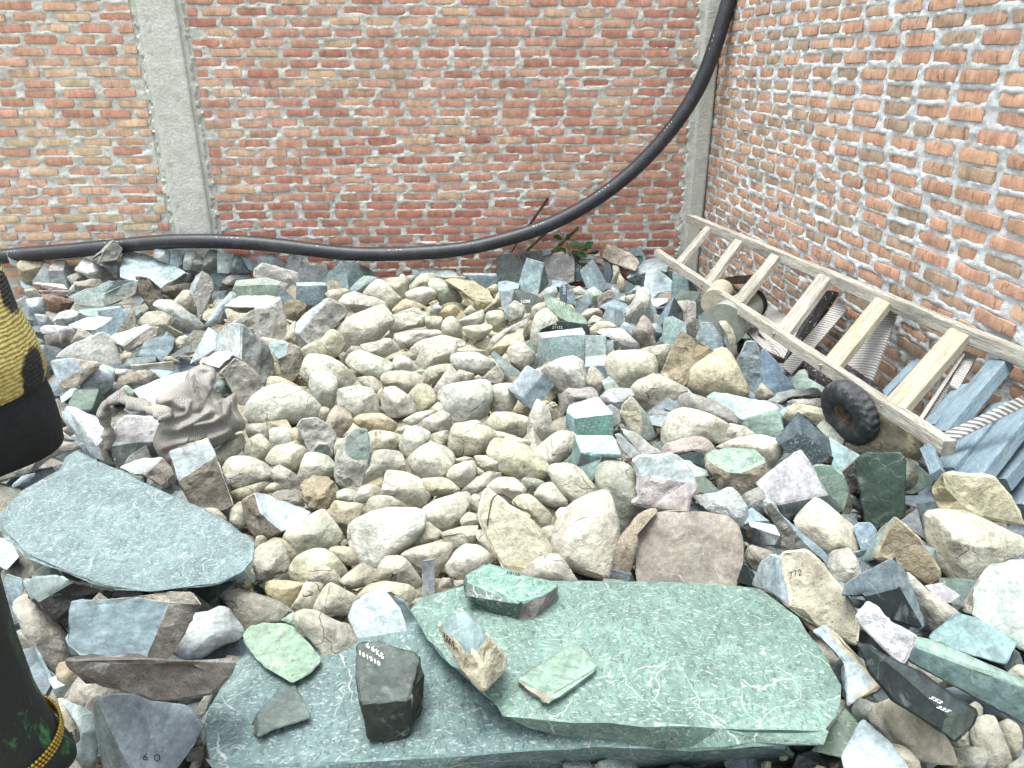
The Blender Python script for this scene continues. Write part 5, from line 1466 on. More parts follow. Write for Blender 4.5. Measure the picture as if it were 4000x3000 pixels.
def brick_mesh(name, seed, L, H, D):
    """one weathered brick: face in the x-z plane at y=0 (outward = -y), worn edges"""
    R = random.Random(seed)
    nx, nz = 6, 3
    V, F = [], []
    ph = R.uniform(0, 50)
    sk = R.uniform(-.06, .06) * H
    for j in range(nz):
        for i in range(nx):
            u, w = i / (nx - 1), j / (nz - 1)
            x, z = (u - .5) * L, (w - .5) * H
            e = (i in (0, nx - 1)) + (j in (0, nz - 1))
            n1 = noise.noise(Vector((u * 3 + ph, w * 2, seed * .37)))
            n2 = noise.noise(Vector((u * 6 + ph, w * 3 + 9, seed * .71)))
            x += n1 * .004 * (2 if i in (0, nx - 1) else .3) - math.copysign(.0015, u - .5) * (e == 2) * R.uniform(0, 2.2)
            z += n2 * .0026 * (1.6 if j in (0, nz - 1) else .3) + sk * (u - .5) - math.copysign(.0012, w - .5) * (e == 2) * R.uniform(0, 2)
            y = -.003 * n1 + (.0025 if e == 1 else .005 if e == 2 else 0)
            V.append((x, y, z))
    for j in range(nz - 1):
        for i in range(nx - 1):
            a = j * nx + i
            F.append((a, a + 1, a + nx + 1, a + nx))
    rim = list(range(nx)) + [nx * (j + 1) - 1 for j in range(1, nz)] + [nx * nz - 2 - i for i in range(nx - 1)] + [nx * j for j in range(nz - 2, 0, -1)]
    k = len(V)
    for r in rim:
        V.append((V[r][0], D, V[r][2]))
    m = len(rim)
    for i in range(m):
        F.append((rim[(i + 1) % m], rim[i], k + i, k + (i + 1) % m))
    me = bpy.data.meshes.new(name)
    me.from_pydata(V, [], F)
    me.update()
    me.shade_smooth()
    me.set_sharp_from_angle(angle=math.radians(35))
    return me


def brick_mat(name, use_attr, stain):
    m, nt, b = new_mat(name)
    g = G(nt)
    v = g.coords(not use_attr)
    if use_attr:
        col = g.attr("col").outputs['Color']
    else:
        col = g.n("ShaderNodeObjectInfo").outputs['Color']
    hsv = g.n("ShaderNodeHueSaturation")
    g.set(hsv.inputs['Color'], col)
    hsv.inputs['Saturation'].default_value = .96
    col = hsv.outputs[0]
    c = g.mul(col, g.gr(g.noise(v, 16, 6, .62).outputs[0], .72, 1.18, .3, .7))
    c = g.mul(c, g.gr(g.noise(g.scale_vec(v, 2.2, 1, .35), 22, 5, .6, .5).outputs[0], .86, 1.10, .35, .65))
    c = g.mix(g.gr(g.noise(v, 30, 4, .6).outputs[0], 0, .35, .60, .74), c, lin('d9d2c4'))
    c = g.mix(g.gr(g.noise(v, 8, 5, .6).outputs[0], 0, .28, .58, .70), c, lin('d9c4a0'))
    c = g.mix(g.gr(g.noise(g.scale_vec(v, 1.6, 1, .5), 24, 5, .65, .4).outputs[0], 0, stain, .56, .68), c, lin('6b6052'))
    c = g.mix(g.gr(g.noise(v, 160, 2).outputs[0], 0, .5, .64, .74), c, lin('5c4a40'))
    nt.links.new(c, b.inputs['Base Color'])
    nt.links.new(g.bump(g.noise(v, 60, 8, .65).outputs[0], .5, .006), b.inputs['Normal'])
    b.inputs['Roughness'].default_value = .9
    b.inputs['Specular IOR Level'].default_value = .15
    return m


def mortar_mat(name, c1, c2, k):
    m, nt, b = new_mat(name)
    g = G(nt)
    v = g.coords(False)
    n1 = g.noise(v, 5, 6, .6).outputs[0]
    n2 = g.noise(v, 60, 5, .65).outputs[0]
    c = g.mix(g.gr(n1, 0, 1, .38, .62), lin(c1, k), lin(c2, k))
    c = g.mul(c, g.gr(n2, .82, 1.12, .32, .68))
    c = g.mix(g.gr(g.noise(v, 120, 3, .6).outputs[0], 0, .6, .64, .72), c, lin('98958a'))
    nt.links.new(c, b.inputs['Base Color'])
    nt.links.new(g.bump(g.noise(v, 45, 9, .7).outputs[0], .8, .012), b.inputs['Normal'])
    b.inputs['Roughness'].default_value = .95
    b.inputs['Specular IOR Level'].default_value = .1
    return m


def brick_wall(label, org, ex, nrm, s0, s1, z0, z1, blen, bh, pitch, jx, pal, mat_obj, mat_attr, m_mortar, seed, recess, lump, vis, cell=.0105):
    """org: point where s=0,z=0 on the brick face plane. ex along the wall, nrm outward."""
    R = random.Random(seed)
    rows = []
    nr = int((z1 - z0) / pitch)
    for r in range(nr):
        z = z0 + pitch * (r + .5)
        s = s0 + R.uniform(.0, .35) * blen * (-1 if r % 2 else -.2) - (.5 * blen if r % 2 else 0)
        while s < s1:
            L = blen * R.uniform(.93, 1.07)
            if R.random() < .035:
                L *= .55
            a, bq = max(s, s0), min(s + L, s1)
            if bq - a > .055:
                wob = .006 * math.sin(s * 1.9 + r * .5 + seed) + R.uniform(-.004, .004)
                rows.append((.5 * (a + bq), z + wob, bq - a, bh * R.uniform(.92, 1.08), R.uniform(-.018, .018), R.uniform(-.006, .004), r / nr))
            s += L + jx * R.uniform(.6, 1.45)
    # the mortar bed: one lumpy sheet, set back from the brick faces, with a solid body behind
    w, h = int((s1 - s0) / cell) + 1, int((z1 - z0) / cell) + 1
    S = np.linspace(s0, s1, w)
    Z = np.linspace(z0, z1, h)
    n1 = vnoise((h, w), 4.2, seed, 1.5) - .5
    n2 = vnoise((h, w), 1.7, seed + 1, 1.4) - .5
    n3 = vnoise((h, w), 14, seed + 2, 1.6) - .5
    D = -recess + lump * (n1 * 1.25 + n2 * .95 + n3 * .6)
    for (sc_, zc, L, H, rot, pr, rr) in rows:
        i0, i1 = np.searchsorted(S, sc_ - L / 2 + .004), np.searchsorted(S, sc_ + L / 2 - .004)
        j0, j1 = np.searchsorted(Z, zc - H / 2 + .003), np.searchsorted(Z, zc + H / 2 - .003)
        D[j0:j1, i0:i1] = np.minimum(D[j0:j1, i0:i1], -.016)
    o3 = np.asarray(org, float)
    P = o3 + S[None, :, None] * ex + Z[:, None, None] * np.array([0, 0, 1.0]) + D[:, :, None] * nrm
    V = P.reshape(-1, 3)
    idx = np.arange(h * w).reshape(h, w)
    Fq = np.stack([idx[:-1, :-1], idx[:-1, 1:], idx[1:, 1:], idx[1:, :-1]], -1).reshape(-1, 4)
    k = len(V)
    bx = []
    for dd in (-.035, -.14):
        for s, z in ((s0, z0), (s1, z0), (s1, z1), (s0, z1)):
            bx.append(o3 + ex * s + np.array([0, 0, z]) + nrm * dd)
    V = np.concatenate([V, np.array(bx)])
    q = [(0, 1, 2, 3), (7, 6, 5, 4), (0, 4, 5, 1), (1, 5, 6, 2), (2, 6, 7, 3), (3, 7, 4, 0)]
    F = [tuple(f) for f in Fq] + [tuple(a + k for a in f) for f in q]
    origin = o3 + ex * (.5 * (s0 + s1)) + np.array([0, 0, z0])
    wall = mesh_obj("brick_wall", V, F, m_mortar, origin=origin, smooth=True)
    tag(wall, label, "brick wall", "brick walls round the yard")
    base = Vector(origin)
    rot0 = Matrix((Vector(ex), -Vector(nrm), Vector((0, 0, 1)))).transposed()
    meshes = [brick_mesh("brick", seed * 50 + i, 1.0, 1.0, .03) for i in range(1)]
    meshes = []
    for i in range(14):
        me = brick_mesh("brick", seed * 50 + i, blen, bh, .03)
        me.materials.append(mat_obj)
        meshes.append(me)

    def colour(rr):
        c = pal(rr, R)
        return c
    items = []
    for it in rows:
        p = o3 + ex * it[0] + np.array([0, 0, it[1]]) + nrm * it[5]
        items.append((vis(p, it), p, it))
    items.sort(key=lambda a: -a[0])
    part, rest = items[:300], [a for a in items[300:] if a[0] > 0]
    part = [a for a in part if a[0] > 0]
    for sc_, p, it in part:
        me = R.choice(meshes)
        b = bpy.data.objects.new("brick", me)
        b.parent = wall
        b.location = Vector(p) - base
        M = (rot0 @ Matrix.Rotation(it[4], 3, 'Y') @ Matrix.Rotation(R.uniform(-.03, .03), 3, 'Z'))
        b.rotation_euler = M.to_euler()
        b.scale = (it[2] / blen * R.choice((1, 1)), 1, it[3] / bh)
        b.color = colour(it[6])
        COL.objects.link(b)
    if rest:
        VV, FF, CC = [], [], []
        for sc_, p, it in rest:
            me = R.choice(meshes)
            M = rot0 @ Matrix.Rotation(it[4], 3, 'Y')
            k = len(VV)
            for v in me.vertices:
                q = M @ Vector((v.co.x * it[2] / blen, v.co.y, v.co.z * it[3] / bh)) + Vector(p)
                VV.append(tuple(q))
            c = colour(it[6])
            for f in me.polygons:
                FF.append(tuple(i + k for i in f.vertices))
                CC.append(c)
        o = mesh_obj("bricks", VV, FF, mat_attr, parent=wall, smooth=True)
        o.data.set_sharp_from_angle(angle=math.radians(35))
        set_cols(o.data, CC)
        o["kind"] = "stuff"
    return wall


def in_view(p, it=None):
    """about how large a brick at p shows in the picture (0 outside it)"""
    q = np.asarray(p) - CAM
    d = q[1] * ct - q[2] * st
    if d < .2:
        return 0
    x = q[0] / d * FPX + 2000
    y = -(q[1] * st + q[2] * ct) / d * FPX + 1500
    if x < -160 or x > 4160 or y < -90 or y > 2200:
        return 0
    a = (it[2] if it else .2) / d
    if not (0 < x < 4000 and 0 < y < 3000):
        a *= .4
    return a


def s_back(px, py):
    return float(np.dot(on_back(px, py) - CORNER, EB))


def build_walls():
    s_pl, s_pr = s_back(648, 740), s_back(822, 740)
    pc = .5 * (s_pl + s_pr)
    mo = mortar_mat("grey_mortar", 'dcdfd8', 'cfd0c8', .84)
    mo2 = mortar_mat("pale_mortar", 'dfe6e8', 'd0d7d6', .80)
    mb = brick_mat("red_brick", False, .35)
    mba = brick_mat("red_brick_far", True, .35)
    mb2 = brick_mat("orange_brick", False, .75)
    mba2 = brick_mat("orange_brick_far", True, .75)

    def pal_left(rr, R):
        return lin(R.choice(['e2b195', 'e4b89c', 'e0ad92', 'e5be9f', 'dca68c', 'e5c3a2', 'e2b397', 'e6c5a6', 'd69c84', 'dfc8a4']), .80 * R.uniform(.85, 1.1))

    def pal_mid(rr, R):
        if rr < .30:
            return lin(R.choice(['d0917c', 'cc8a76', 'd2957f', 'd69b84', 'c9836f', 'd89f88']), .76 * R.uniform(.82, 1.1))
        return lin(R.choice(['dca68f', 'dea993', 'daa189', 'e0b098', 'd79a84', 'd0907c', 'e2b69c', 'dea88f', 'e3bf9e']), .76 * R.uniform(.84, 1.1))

    def pal_right(rr, R):
        return lin(R.choice(['e3b596', 'e1b192', 'dfb194', 'e4bb9d', 'dbab8e', 'd6aa8e', 'dfb899', 'cbae93', 'c2ab92']), .74 * R.uniform(.88, 1.08))
    brick_wall("red brick wall panel left of the leaning concrete pillar behind the heap", CORNER, EB, NB, -5.9, s_pl - .03, -.1, 2.66,
               .212, .047, .0705, .058, pal_left, mb, mba, mo, 21, .008, .012, in_view, .012)
    brick_wall("long red brick wall between the leaning concrete pillar and the corner post", CORNER, EB, NB, s_pr + .03, -.16, -.1, 2.66,
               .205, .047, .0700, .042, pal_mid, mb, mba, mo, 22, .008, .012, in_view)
    brick_wall("orange brick wall on the right with the wooden ladder leaning on it", CORNER, ER, NR, .012, 5.2, -.1, 2.66,
               .216, .047, .0735, .046, pal_right, mb2, mba2, mo2, 23, .006, .010, in_view)
    # concrete pillar and corner post
    m = plain_mat("cast_concrete", 'e4e8e0', .92, .12, 9, .5, .012, col2='d3d7cc', k=.70)

    def column(name, label, sc, half, proud, smear, seed, z1=2.70, lopsided=0.0):
        zs = np.linspace(-.12, z1, 150)
        xs = np.concatenate([np.linspace(-half - smear, -half - .004, 8), np.linspace(-half, half, 26), np.linspace(half + .004, half + smear, 8)])
        V, F = [], []
        for j, z in enumerate(zs):
            for i, x in enumerate(xs):
                e = abs(x) - half
                nse = noise.fractal(Vector((x * 9, z * 9, seed)), .8, 2.1, 4)
                if e <= 0:
                    d = proud + .0025 * nse
                    if e > -.012:
                        d -= .007 * (1 + e / .012)
                    # the strip of honeycombed concrete
                    g_ = abs(x + half * .55 + .012 * math.sin(z * 3)) / .012
                    if g_ < 1 and lopsided:
                        d -= .010 * (1 - g_) * max(0, noise.noise(Vector((z * 40, seed, x * 30))) * 2)
                else:
                    lim = smear * (.55 + .6 * noise.noise(Vector((z * 16, seed * 3, math.copysign(1, x)))) + .25 * noise.noise(Vector((z * 45, seed, math.copysign(2, x)))))
                    k = e / max(lim, .004)
                    d = .010 + .006 * nse if k < 1 else -.012
                V.append(tuple(CORNER + EB * (sc + x) + NB * d + np.array([0, 0, z])))
        n = len(xs)
        for j in range(len(zs) - 1):
            for i in range(n - 1):
                F.append((j * n + i, j * n + i + 1, (j + 1) * n + i + 1, (j + 1) * n + i))
        k = len(V)
        for z in (-.12, z1):
            for x, d in ((-half, -.12), (half, -.12), (half, .0), (-half, .0)):
                V.append(tuple(CORNER + EB * (sc + x) + NB * d + np.array([0, 0, z])))
        F += [tuple(a + k for a in f) for f in [(0, 1, 5, 4), (1, 2, 6, 5), (2, 3, 7, 6), (3, 0, 4, 7), (4, 5, 6, 7)]]
        o = mesh_obj(name, V, F, m, origin=CORNER + EB * sc + np.array([0, 0, -.12]), smooth=True)
        o.data.set_sharp_from_angle(angle=math.radians(40))
        tag(o, label, "pillar")
    column("concrete_pillar", "grey concrete pillar dividing the red brick wall at the left", pc, .5 * (s_pr - s_pl) - .035, .045, .075, 3, lopsided=1)
    column("concrete_post", "narrow concrete corner post between the two brick walls", -.075, .062, .055, .085, 8)

# ------------------------------------------------------------------ other things of the yard
def TP(ox, oy, sc):
    return lambda x, y: (ox + x / sc, oy + y / sc)


TD, TE, TC4, TA, TG, TF, TB = TP(3000, 1250, 2.212), TP(0, 1500, 2.212), TP(2600, 750, 2.212), TP(0, 880, 2.212), TP(1900, 1550, 2.212), TP(1000, 1550, 2.212), TP(1900, 400, 2.212)


def spline(pts, n):
    P = np.array(pts, float)
    k = len(P)
    out = []
    for i in range(n):
        t = i / (n - 1) * (k - 1)
        j = min(int(t), k - 2)
        t -= j
        p0, p1, p2, p3 = P[max(j - 1, 0)], P[j], P[j + 1], P[min(j + 2, k - 1)]
        out.append(.5 * ((2 * p1) + (-p0 + p2) * t + (2 * p0 - 5 * p1 + 4 * p2 - p3) * t * t + (-p0 + 3 * p1 - 3 * p2 + p3) * t ** 3))
    return np.array(out)


def tube_geo(P, rad, seg=12, flat=1.0):
    P = np.asarray(P, float)
    n = len(P)
    rad = np.full(n, rad) if np.isscalar(rad) else np.asarray(rad)
    V, F = [], []
    u = None
    for i in range(n):
        d = P[min(i + 1, n - 1)] - P[max(i - 1, 0)]
        d /= np.linalg.norm(d) + 1e-9
        if u is None:
            u = np.cross(d, [0, 0, 1.0] if abs(d[2]) < .9 else [1.0, 0, 0])
        u = u - d * np.dot(u, d)
        u /= np.linalg.norm(u)
        w = np.cross(d, u)
        for k in range(seg):
            a = 2 * math.pi * k / seg
            V.append(P[i] + rad[i] * (math.cos(a) * u + flat * math.sin(a) * w))
    for i in range(n - 1):
        for k in range(seg):
            F.append((i * seg + k, i * seg + (k + 1) % seg, (i + 1) * seg + (k + 1) % seg, (i + 1) * seg + k))
    F.append(tuple(range(seg))[::-1])
    F.append(tuple((n - 1) * seg + k for k in range(seg)))
    return V, F


def tube(name, P, rad, mat, parent=None, seg=12, flat=1.0, origin=None):
    V, F = tube_geo(P, rad, seg, flat)
    o = mesh_obj(name, V, F, mat, parent=parent, origin=origin, smooth=True)
    o.data.set_sharp_from_angle(angle=math.radians(50))
    return o


def beam_geo(p0, p1, w, h, side, n=9, rough=.0015, seed=0):
    """square timber from p0 to p1; side = direction of the width"""
    p0, p1 = np.asarray(p0, float), np.asarray(p1, float)
    d = p1 - p0
    L = np.linalg.norm(d)
    d = d / L
    s = np.asarray(side, float)
    s = s - d * np.dot(s, d)
    s /= np.linalg.norm(s)
    t = np.cross(d, s)
    V, F = [], []
    c = .12
    prof = [(-1, -1 + c), (-1, 1 - c), (-1 + c, 1), (1 - c, 1), (1, 1 - c), (1, -1 + c), (1 - c, -1), (-1 + c, -1)]
    for i in range(n):
        q = p0 + d * L * i / (n - 1)
        for k, (a, b) in enumerate(prof):
            j = rough * noise.noise(Vector((i * .9 + seed, k * 1.7, seed * .3))) * 2
            V.append(q + s * (a * w / 2 + j) + t * (b * h / 2 + j))
    m = len(prof)
    for i in range(n - 1):
        for k in range(m):
            F.append((i * m + k, i * m + (k + 1) % m, (i + 1) * m + (k + 1) % m, (i + 1) * m + k))
    F.append(tuple(range(m))[::-1])
    F.append(tuple((n - 1) * m + k for k in range(m)))
    return V, F


def beam(name, p0, p1, w, h, side, mat, parent=None, seed=0, rough=.0015, n=9):
    """the timber's own x axis runs along it, so that the grain does too"""
    p0, p1 = np.asarray(p0, float), np.asarray(p1, float)
    d = p1 - p0
    L = np.linalg.norm(d)
    d = d / L
    s = np.asarray(side, float)
    s = s - d * np.dot(s, d)
    s /= np.linalg.norm(s)
    V, F = beam_geo((0, 0, 0), (L, 0, 0), w, h, (0, 1, 0), n, rough, seed)
    me = bpy.data.meshes.new(name)
    me.from_pydata([tuple(v) for v in V], [], F)
    me.materials.append(mat)
    me.shade_smooth()
    me.set_sharp_from_angle(angle=math.radians(30))
    o = bpy.data.objects.new(name, me)
    M = Matrix((Vector(d), Vector(s), Vector(np.cross(d, s)))).transposed()
    o.rotation_euler = M.to_euler()
    o.location = tuple(p0 - (np.array(parent.location) if parent is not None else 0))
    return link(o, parent)


def slab(name, pts, thick, mat, parent=None, seed=0, toward=None):
    """flat piece with the world outline pts, given thickness away from the camera"""
    P = np.array(pts, float)
    c = P.mean(0)
    nn = np.zeros(3)
    for i in range(len(P)):
        nn += np.cross(P[i] - c, P[(i + 1) % len(P)] - c)
    nn /= np.linalg.norm(nn)
    if np.dot(nn, c - CAM) > 0:
        nn = -nn
        P = P[::-1]
    k = len(P)
    V = list(P) + list(P - nn * thick)
    F = [tuple(range(k)), tuple(range(2 * k - 1, k - 1, -1))]
    for i in range(k):
        F.append((i, k + i, k + (i + 1) % k, (i + 1) % k))
    o = mesh_obj(name, V, F, mat, parent=parent)
    return o


def build_pipe():
    m, nt, b = new_mat("black_plastic")
    g = G(nt)
    v = g.coords(False)
    n1 = g.noise(v, 9, 6, .65, .3).outputs[0]
    n2 = g.noise(v, 90, 3, .6).outputs[0]
    c = g.mix(g.gr(n1, 0, .35, .5, .75), lin('2c3038'), lin('6b7076'))
    c = g.mix(g.gr(n2, 0, .35, .6, .72), c, lin('a6a8a6'))
    nt.links.new(c, b.inputs['Base Color'])
    b.inputs['Roughness'].default_value = .48
    nt.links.new(g.bump(n2, .12, .004), b.inputs['Normal'])
    px = [(-60, 562), (20, 551), (130, 543), (250, 531), (400, 521), (560, 526), (740, 545), (860, 549), (980, 541), (1080, 519), (1180, 487), (1270, 441),
          (1360, 374), (1440, 291), (1500, 203), (1540, 113), (1566, 30), (1584, -40), (1596, -100)]
    off = [.10] * 4 + [.14, .17, .18, .18, .18, .18, .19, .20, .21, .22, .23, .24, .24, .24, .24]
    s = 4000 / 2212
    pts = [on_back(x * s, y * s, k) for (x, y), k in zip(px, off)]
    P = spline(pts, 110)
    P = P + np.array([np.array(noise.noise_vector(Vector((i * .11, 3, 7)))) * .010 for i in range(len(P))])
    o = tube("water_pipe", P, .056, m, seg=22, origin=pts[0])
    tag(o, "thick black plastic pipe sagging along the back wall and rising to the top", "pipe")
    # the maker's print: little white dashes along the upper side
    V, F = [], []
    R = random.Random(3)
    i = 6
    while i < len(P) - 4:
        run = R.randint(3, 7)
        for q in range(run):
            t = i + q * .42
            j = int(t)
            if j + 1 >= len(P):
                break
            f = t - j
            a = P[j] * (1 - f) + P[j + 1] * f
            d = P[j + 1] - P[j]
            d /= np.linalg.norm(d)
            w = CAM - a
            w = w - d * np.dot(w, d)
            w /= np.linalg.norm(w)
            up = np.cross(w, d)
            if up[2] < 0:
                up = -up
            nn = w * math.cos(.62) + up * math.sin(.62)
            ee = np.cross(nn, d)
            ln = R.uniform(.003, .009)
            hh = R.uniform(.0010, .0020)
            if R.random() < .35:
                continue
            k = len(V)
            cc = a + nn * .0572
            V += [cc - d * ln - ee * hh, cc + d * ln - ee * hh, cc + d * ln + ee * hh, cc - d * ln + ee * hh]
            F.append((k, k + 1, k + 2, k + 3))
        i += R.randint(7, 13)
    mesh_obj("printed_lettering", V, F, M_INKW, parent=o)


M_WOOD = plain_mat("weathered_timber", 'e0ded2', .9, .34, 5, .9, .010, (.7, 9, 9), col2='b5b0a2')
M_WOOD2 = plain_mat("yellow_timber", 'd8d2be', .88, .28, 6, .7, .008, (.6, 8, 8), col2='c0b8a0')
M_OLD = plain_mat("old_brown_timber", '8a7c68', .92, .4, 6, .8, .012, (.6, 8, 8), col2='5e5448')


def build_ladder():
    A0, A1 = on_right(2692, 852, .20), on_right(4080, 1432, .07)
    B0, B1 = on_right(2568, 988, .56), on_right(3706, 1752, .53)
    root = empty("ladder", tuple(B0), "weathered wooden ladder lying on its side against the right brick wall", "ladder")
    side = (B0 - A0)
    dirv = A1 - A0
    nrm = np.cross(dirv / np.linalg.norm(dirv), side / np.linalg.norm(side))
    if nrm[2] < 0:
        nrm = -nrm
    beam("rail", A0, A1, .060, .052, np.array([0, 0, 1.0]), M_WOOD, root, 1, .004, 26)
    beam("rail", B0, B1, .052, .048, np.array([0, 0, 1.0]), M_WOOD, root, 2, .004, 26)
    da = (A1 - A0)
    db = (B1 - B0)

    def along(P0, d, px, py):
        # parameter of the rail point nearest the pixel's ray
        r = ray(px, py)
        M = np.array([[np.dot(d, d), -np.dot(d, r)], [np.dot(d, r), -np.dot(r, r)]])
        w = P0 - CAM
        s, t = np.linalg.solve(M, [-np.dot(d, w), -np.dot(r, w)])
        return P0 + d * s
    for i, (a, b, w) in enumerate([((385, 300), (130, 600), .068), ((645, 420), (385, 770), .078), ((965, 550), (650, 930), .084),
                                   ((1395, 730), (1040, 1195), .090), ((1900, 935), (1455, 1480), .092)]):
        p, q = along(A0, da, *TC4(*a)), along(B0, db, *TC4(*b))
        beam("rung", p, q, w, .034, dirv, M_WOOD2 if i in (4,) else M_WOOD, root, 10 + i, .0028)
    p, q = along(A0, da, *TD(1670, 120)), along(B0, db, *TD(1125, 735))
    beam("rung", p, q, .094, .036, dirv, M_WOOD2, root, 17, .0025)


def nail(root, p, mat):
    V, F = tube_geo([np.asarray(p), np.asarray(p) + np.array([0, 0, .004])], .0035, 6)
    mesh_obj("nail", V, F, mat, parent=root)


def tile_mat():
    """back of a wall tile with combed adhesive: ridged arcs"""
    m, nt, b = new_mat("combed_tile_back")
    g = G(nt)
    v = g.n("ShaderNodeVectorMath", operation='ADD')
    g.set(v.inputs[0], g.coords(False))
    v.inputs[1].default_value = (.30, .26, .34)
    v = v.outputs[0]
    w = g.n("ShaderNodeTexWave", wave_type='RINGS', rings_direction='SPHERICAL', wave_profile='SIN')
    g.set(w.inputs['Vector'], v)
    w.inputs['Scale'].default_value = 24
    w.inputs['Distortion'].default_value = .6
    c = g.mix(g.gr(w.outputs[1], 0, 1, .25, .75), lin('b3b1ae'), lin('dedcd8'))
    c = g.mul(c, g.gr(g.noise(v, 20, 5).outputs[0], .82, 1.1, .3, .7))
    nt.links.new(c, b.inputs['Base Color'])
    nt.links.new(g.bump(w.outputs[1], .6, .006), b.inputs['Normal'])
    b.inputs['Roughness'].default_value = .8
    return m


def marble_mat():
    m, nt, b = new_mat("black_marble")
    g = G(nt)
    v = g.coords()
    f = g.noise(v, 60, 3, .6, .5).outputs[0]
    c = g.mix(g.gr(f, 0, 1, .60, .66), lin('23262c'), lin('c8ccd0'))
    nt.links.new(c, b.inputs['Base Color'])
    b.inputs['Roughness'].default_value = .3
    return m


def build_wall_leftovers():
    mt, mb = tile_mat(), marble_mat()
    edge = plain_mat("tile_edge", 'd8d4cc', .7, .15, 30, .1)
    grp = "broken tiles behind the ladder"

    def piece(name, pts, ks, mat, thick, label, cat, tp=TC4, group=grp):
        P = [on_right(*tp(*p), k) for p, k in zip(pts, ks)]
        o = slab(name, P, thick, mat)
        tag(o, label, cat, group)
        return o
    piece("broken_tile", [(1830, 880), (2022, 985), (1775, 1650), (1560, 1500)], [.07, .05, .24, .26], mt, .010, "large wedge of combed tile behind the yellow rung of the ladder", "tile")
    piece("broken_tile", [(1500, 925), (1572, 1010), (1085, 1575), (1000, 1505)], [.10, .09, .40, .42], mt, .010, "narrow combed tile strip leaning behind the middle rungs", "tile")
    piece("broken_tile", [(900, 985), (1160, 1160), (1020, 1440), (800, 1200)], [.10, .10, .34, .36], mt, .010, "combed tile with arcs between the third and fourth rung", "tile")
    piece("broken_tile", [(735, 1150), (830, 1190), (1000, 1420), (965, 1470), (700, 1210)], [.30, .30, .42, .44, .42], mt, .010, "combed tile offcut above the blue stones under the lower rail", "tile")
    piece("stone_strip", [(1390, 845), (1480, 860), (1110, 1440), (1000, 1510), (1150, 1180)], [.05, .05, .33, .38, .2], mb, .018, "dark marble strip leaning behind the fourth rung", "tile")
    piece("marble_piece", [(1310, 1325), (1425, 1395), (1335, 1560), (1205, 1480)], [.22, .20, .36, .38], mb, .018, "black speckled marble piece beside the narrow tile strip", "tile")
    piece("marble_piece", [(1555, 1480), (1792, 1620), (1760, 1690), (1500, 1590)], [.26, .22, .30, .36], mb, .018, "black speckled marble piece below the large tile wedge", "tile")
    piece("marble_piece", [(330, 350), (575, 500), (545, 580), (350, 470)], [.46, .44, .50, .52], mb, .018, "black marble piece under the lower rail beside the jade piece", "tile", TD)
    piece("marble_piece", [(895, 525), (1030, 600), (1000, 660), (870, 590)], [.28, .26, .36, .38], mb, .018, "small marble piece left of the blue plank behind the ladder", "tile", TD)
    # tile offcuts standing between the last rung and the planks
    piece("broken_tile", [(1685, 278), (1700, 300), (1325, 880), (1295, 860)], [.12, .12, .42, .43], edge, .012, "thin pale tile offcut right of the last rung", "tile", TD)
    piece("broken_tile", [(1655, 365), (1690, 375), (1370, 905), (1320, 880)], [.12, .11, .38, .40], mt, .012, "narrow ridged tile offcut beside the thin pale one", "tile", TD)
    piece("broken_tile", [(1690, 265), (1810, 305), (1640, 600), (1570, 560)], [.06, .05, .22, .24], mt, .012, "ridged tile piece behind the top of the blue planks", "tile", TD)
    piece("broken_tile", [(1495, 985), (2190, 655), (2225, 740), (1575, 1060)], [.47, .31, .30, .46], mt, .012, "long combed tile strip lying across the blue planks", "tile", TD)
    # sawn stone planks leaning on the wall
    ms = plain_mat("sawn_blue_plank", '9ab0bc', .65, .25, 9, .5, .008, (.8, 4, 4), col2='7f97a5')
    g2 = "sawn stone planks leaning on the right wall"

    def plank(a, b, ka, kb, w, h, label):
        p, q = on_right(*TD(*a), ka), on_right(*TD(*b), kb)
        o = beam("stone_plank", p, q, w, h, ER + np.array([0, 0, .35]), ms, None, int(a[0]), .0012, 12)
        tag(o, label, "stone plank", g2)
    plank((2010, 385), (1480, 1010), .08, .42, .085, .05, "thick blue stone plank right of the tile offcuts")
    plank((1290, 375), (960, 720), .08, .36, .05, .035, "thin blue stone plank left of the last ladder rung")
    plank((1690, 590), (1390, 940), .18, .42, .055, .035, "narrow teal plank left of the thick blue plank")
    plank((2010, 760), (1520, 1330), .14, .50, .085, .045, "blue plank under the long combed tile strip")
    plank((2270, 730), (1760, 1380), .10, .46, .10, .05, "wide blue plank crossing the right edge above the yellow boulder")
    plank((2320, 1010), (1960, 1430), .10, .36, .09, .05, "pale blue plank near the right edge behind the yellow boulder")
    plank((2420, 1230), (2110, 1640), .10, .30, .10, .05, "palest blue plank cut by the right edge")
    plank((1375, 1110), (1470, 1340), .60, .66, .035, .03, "short blue stone strip under the lower rail's end")
    # rusty bar
    p, q = on_right(*TC4(640, 1275), .46), on_right(*TC4(1000, 1460), .50)
    rust = plain_mat("rusty_iron", '7d5347', .85, .35, 14, .5, .006, col2='54423a')
    o = beam("rusty_bar", p, q, .02, .03, [0, 0, 1], rust, None, 3, .001)
    tag(o, "rusty brown bar lying under the lower ladder rail", "iron bar")
    # bucket tipped on its side, weathered boards, log stub
    mbk = plain_mat("grey_green_plastic", 'b9c1b4', .6, .12, 8, .15, .005, col2='a3ab9e')
    a, b = on_right(*TC4(500, 1150), .62), on_right(*TC4(735, 965), .34)
    n = 8
    ax = (b - a) / np.linalg.norm(b - a)
    root = empty("bucket", tuple(a), "grey green bucket lying on its side under the lower ladder rail", "bucket")
    P = [a + (b - a) * i / n for i in range(n + 1)]
    V, F = tube_geo(P + [P[-1] - ax * .01, P[0] + ax * .02], list(np.linspace(.122, .088, n + 1)) + [.082, .112], 28)
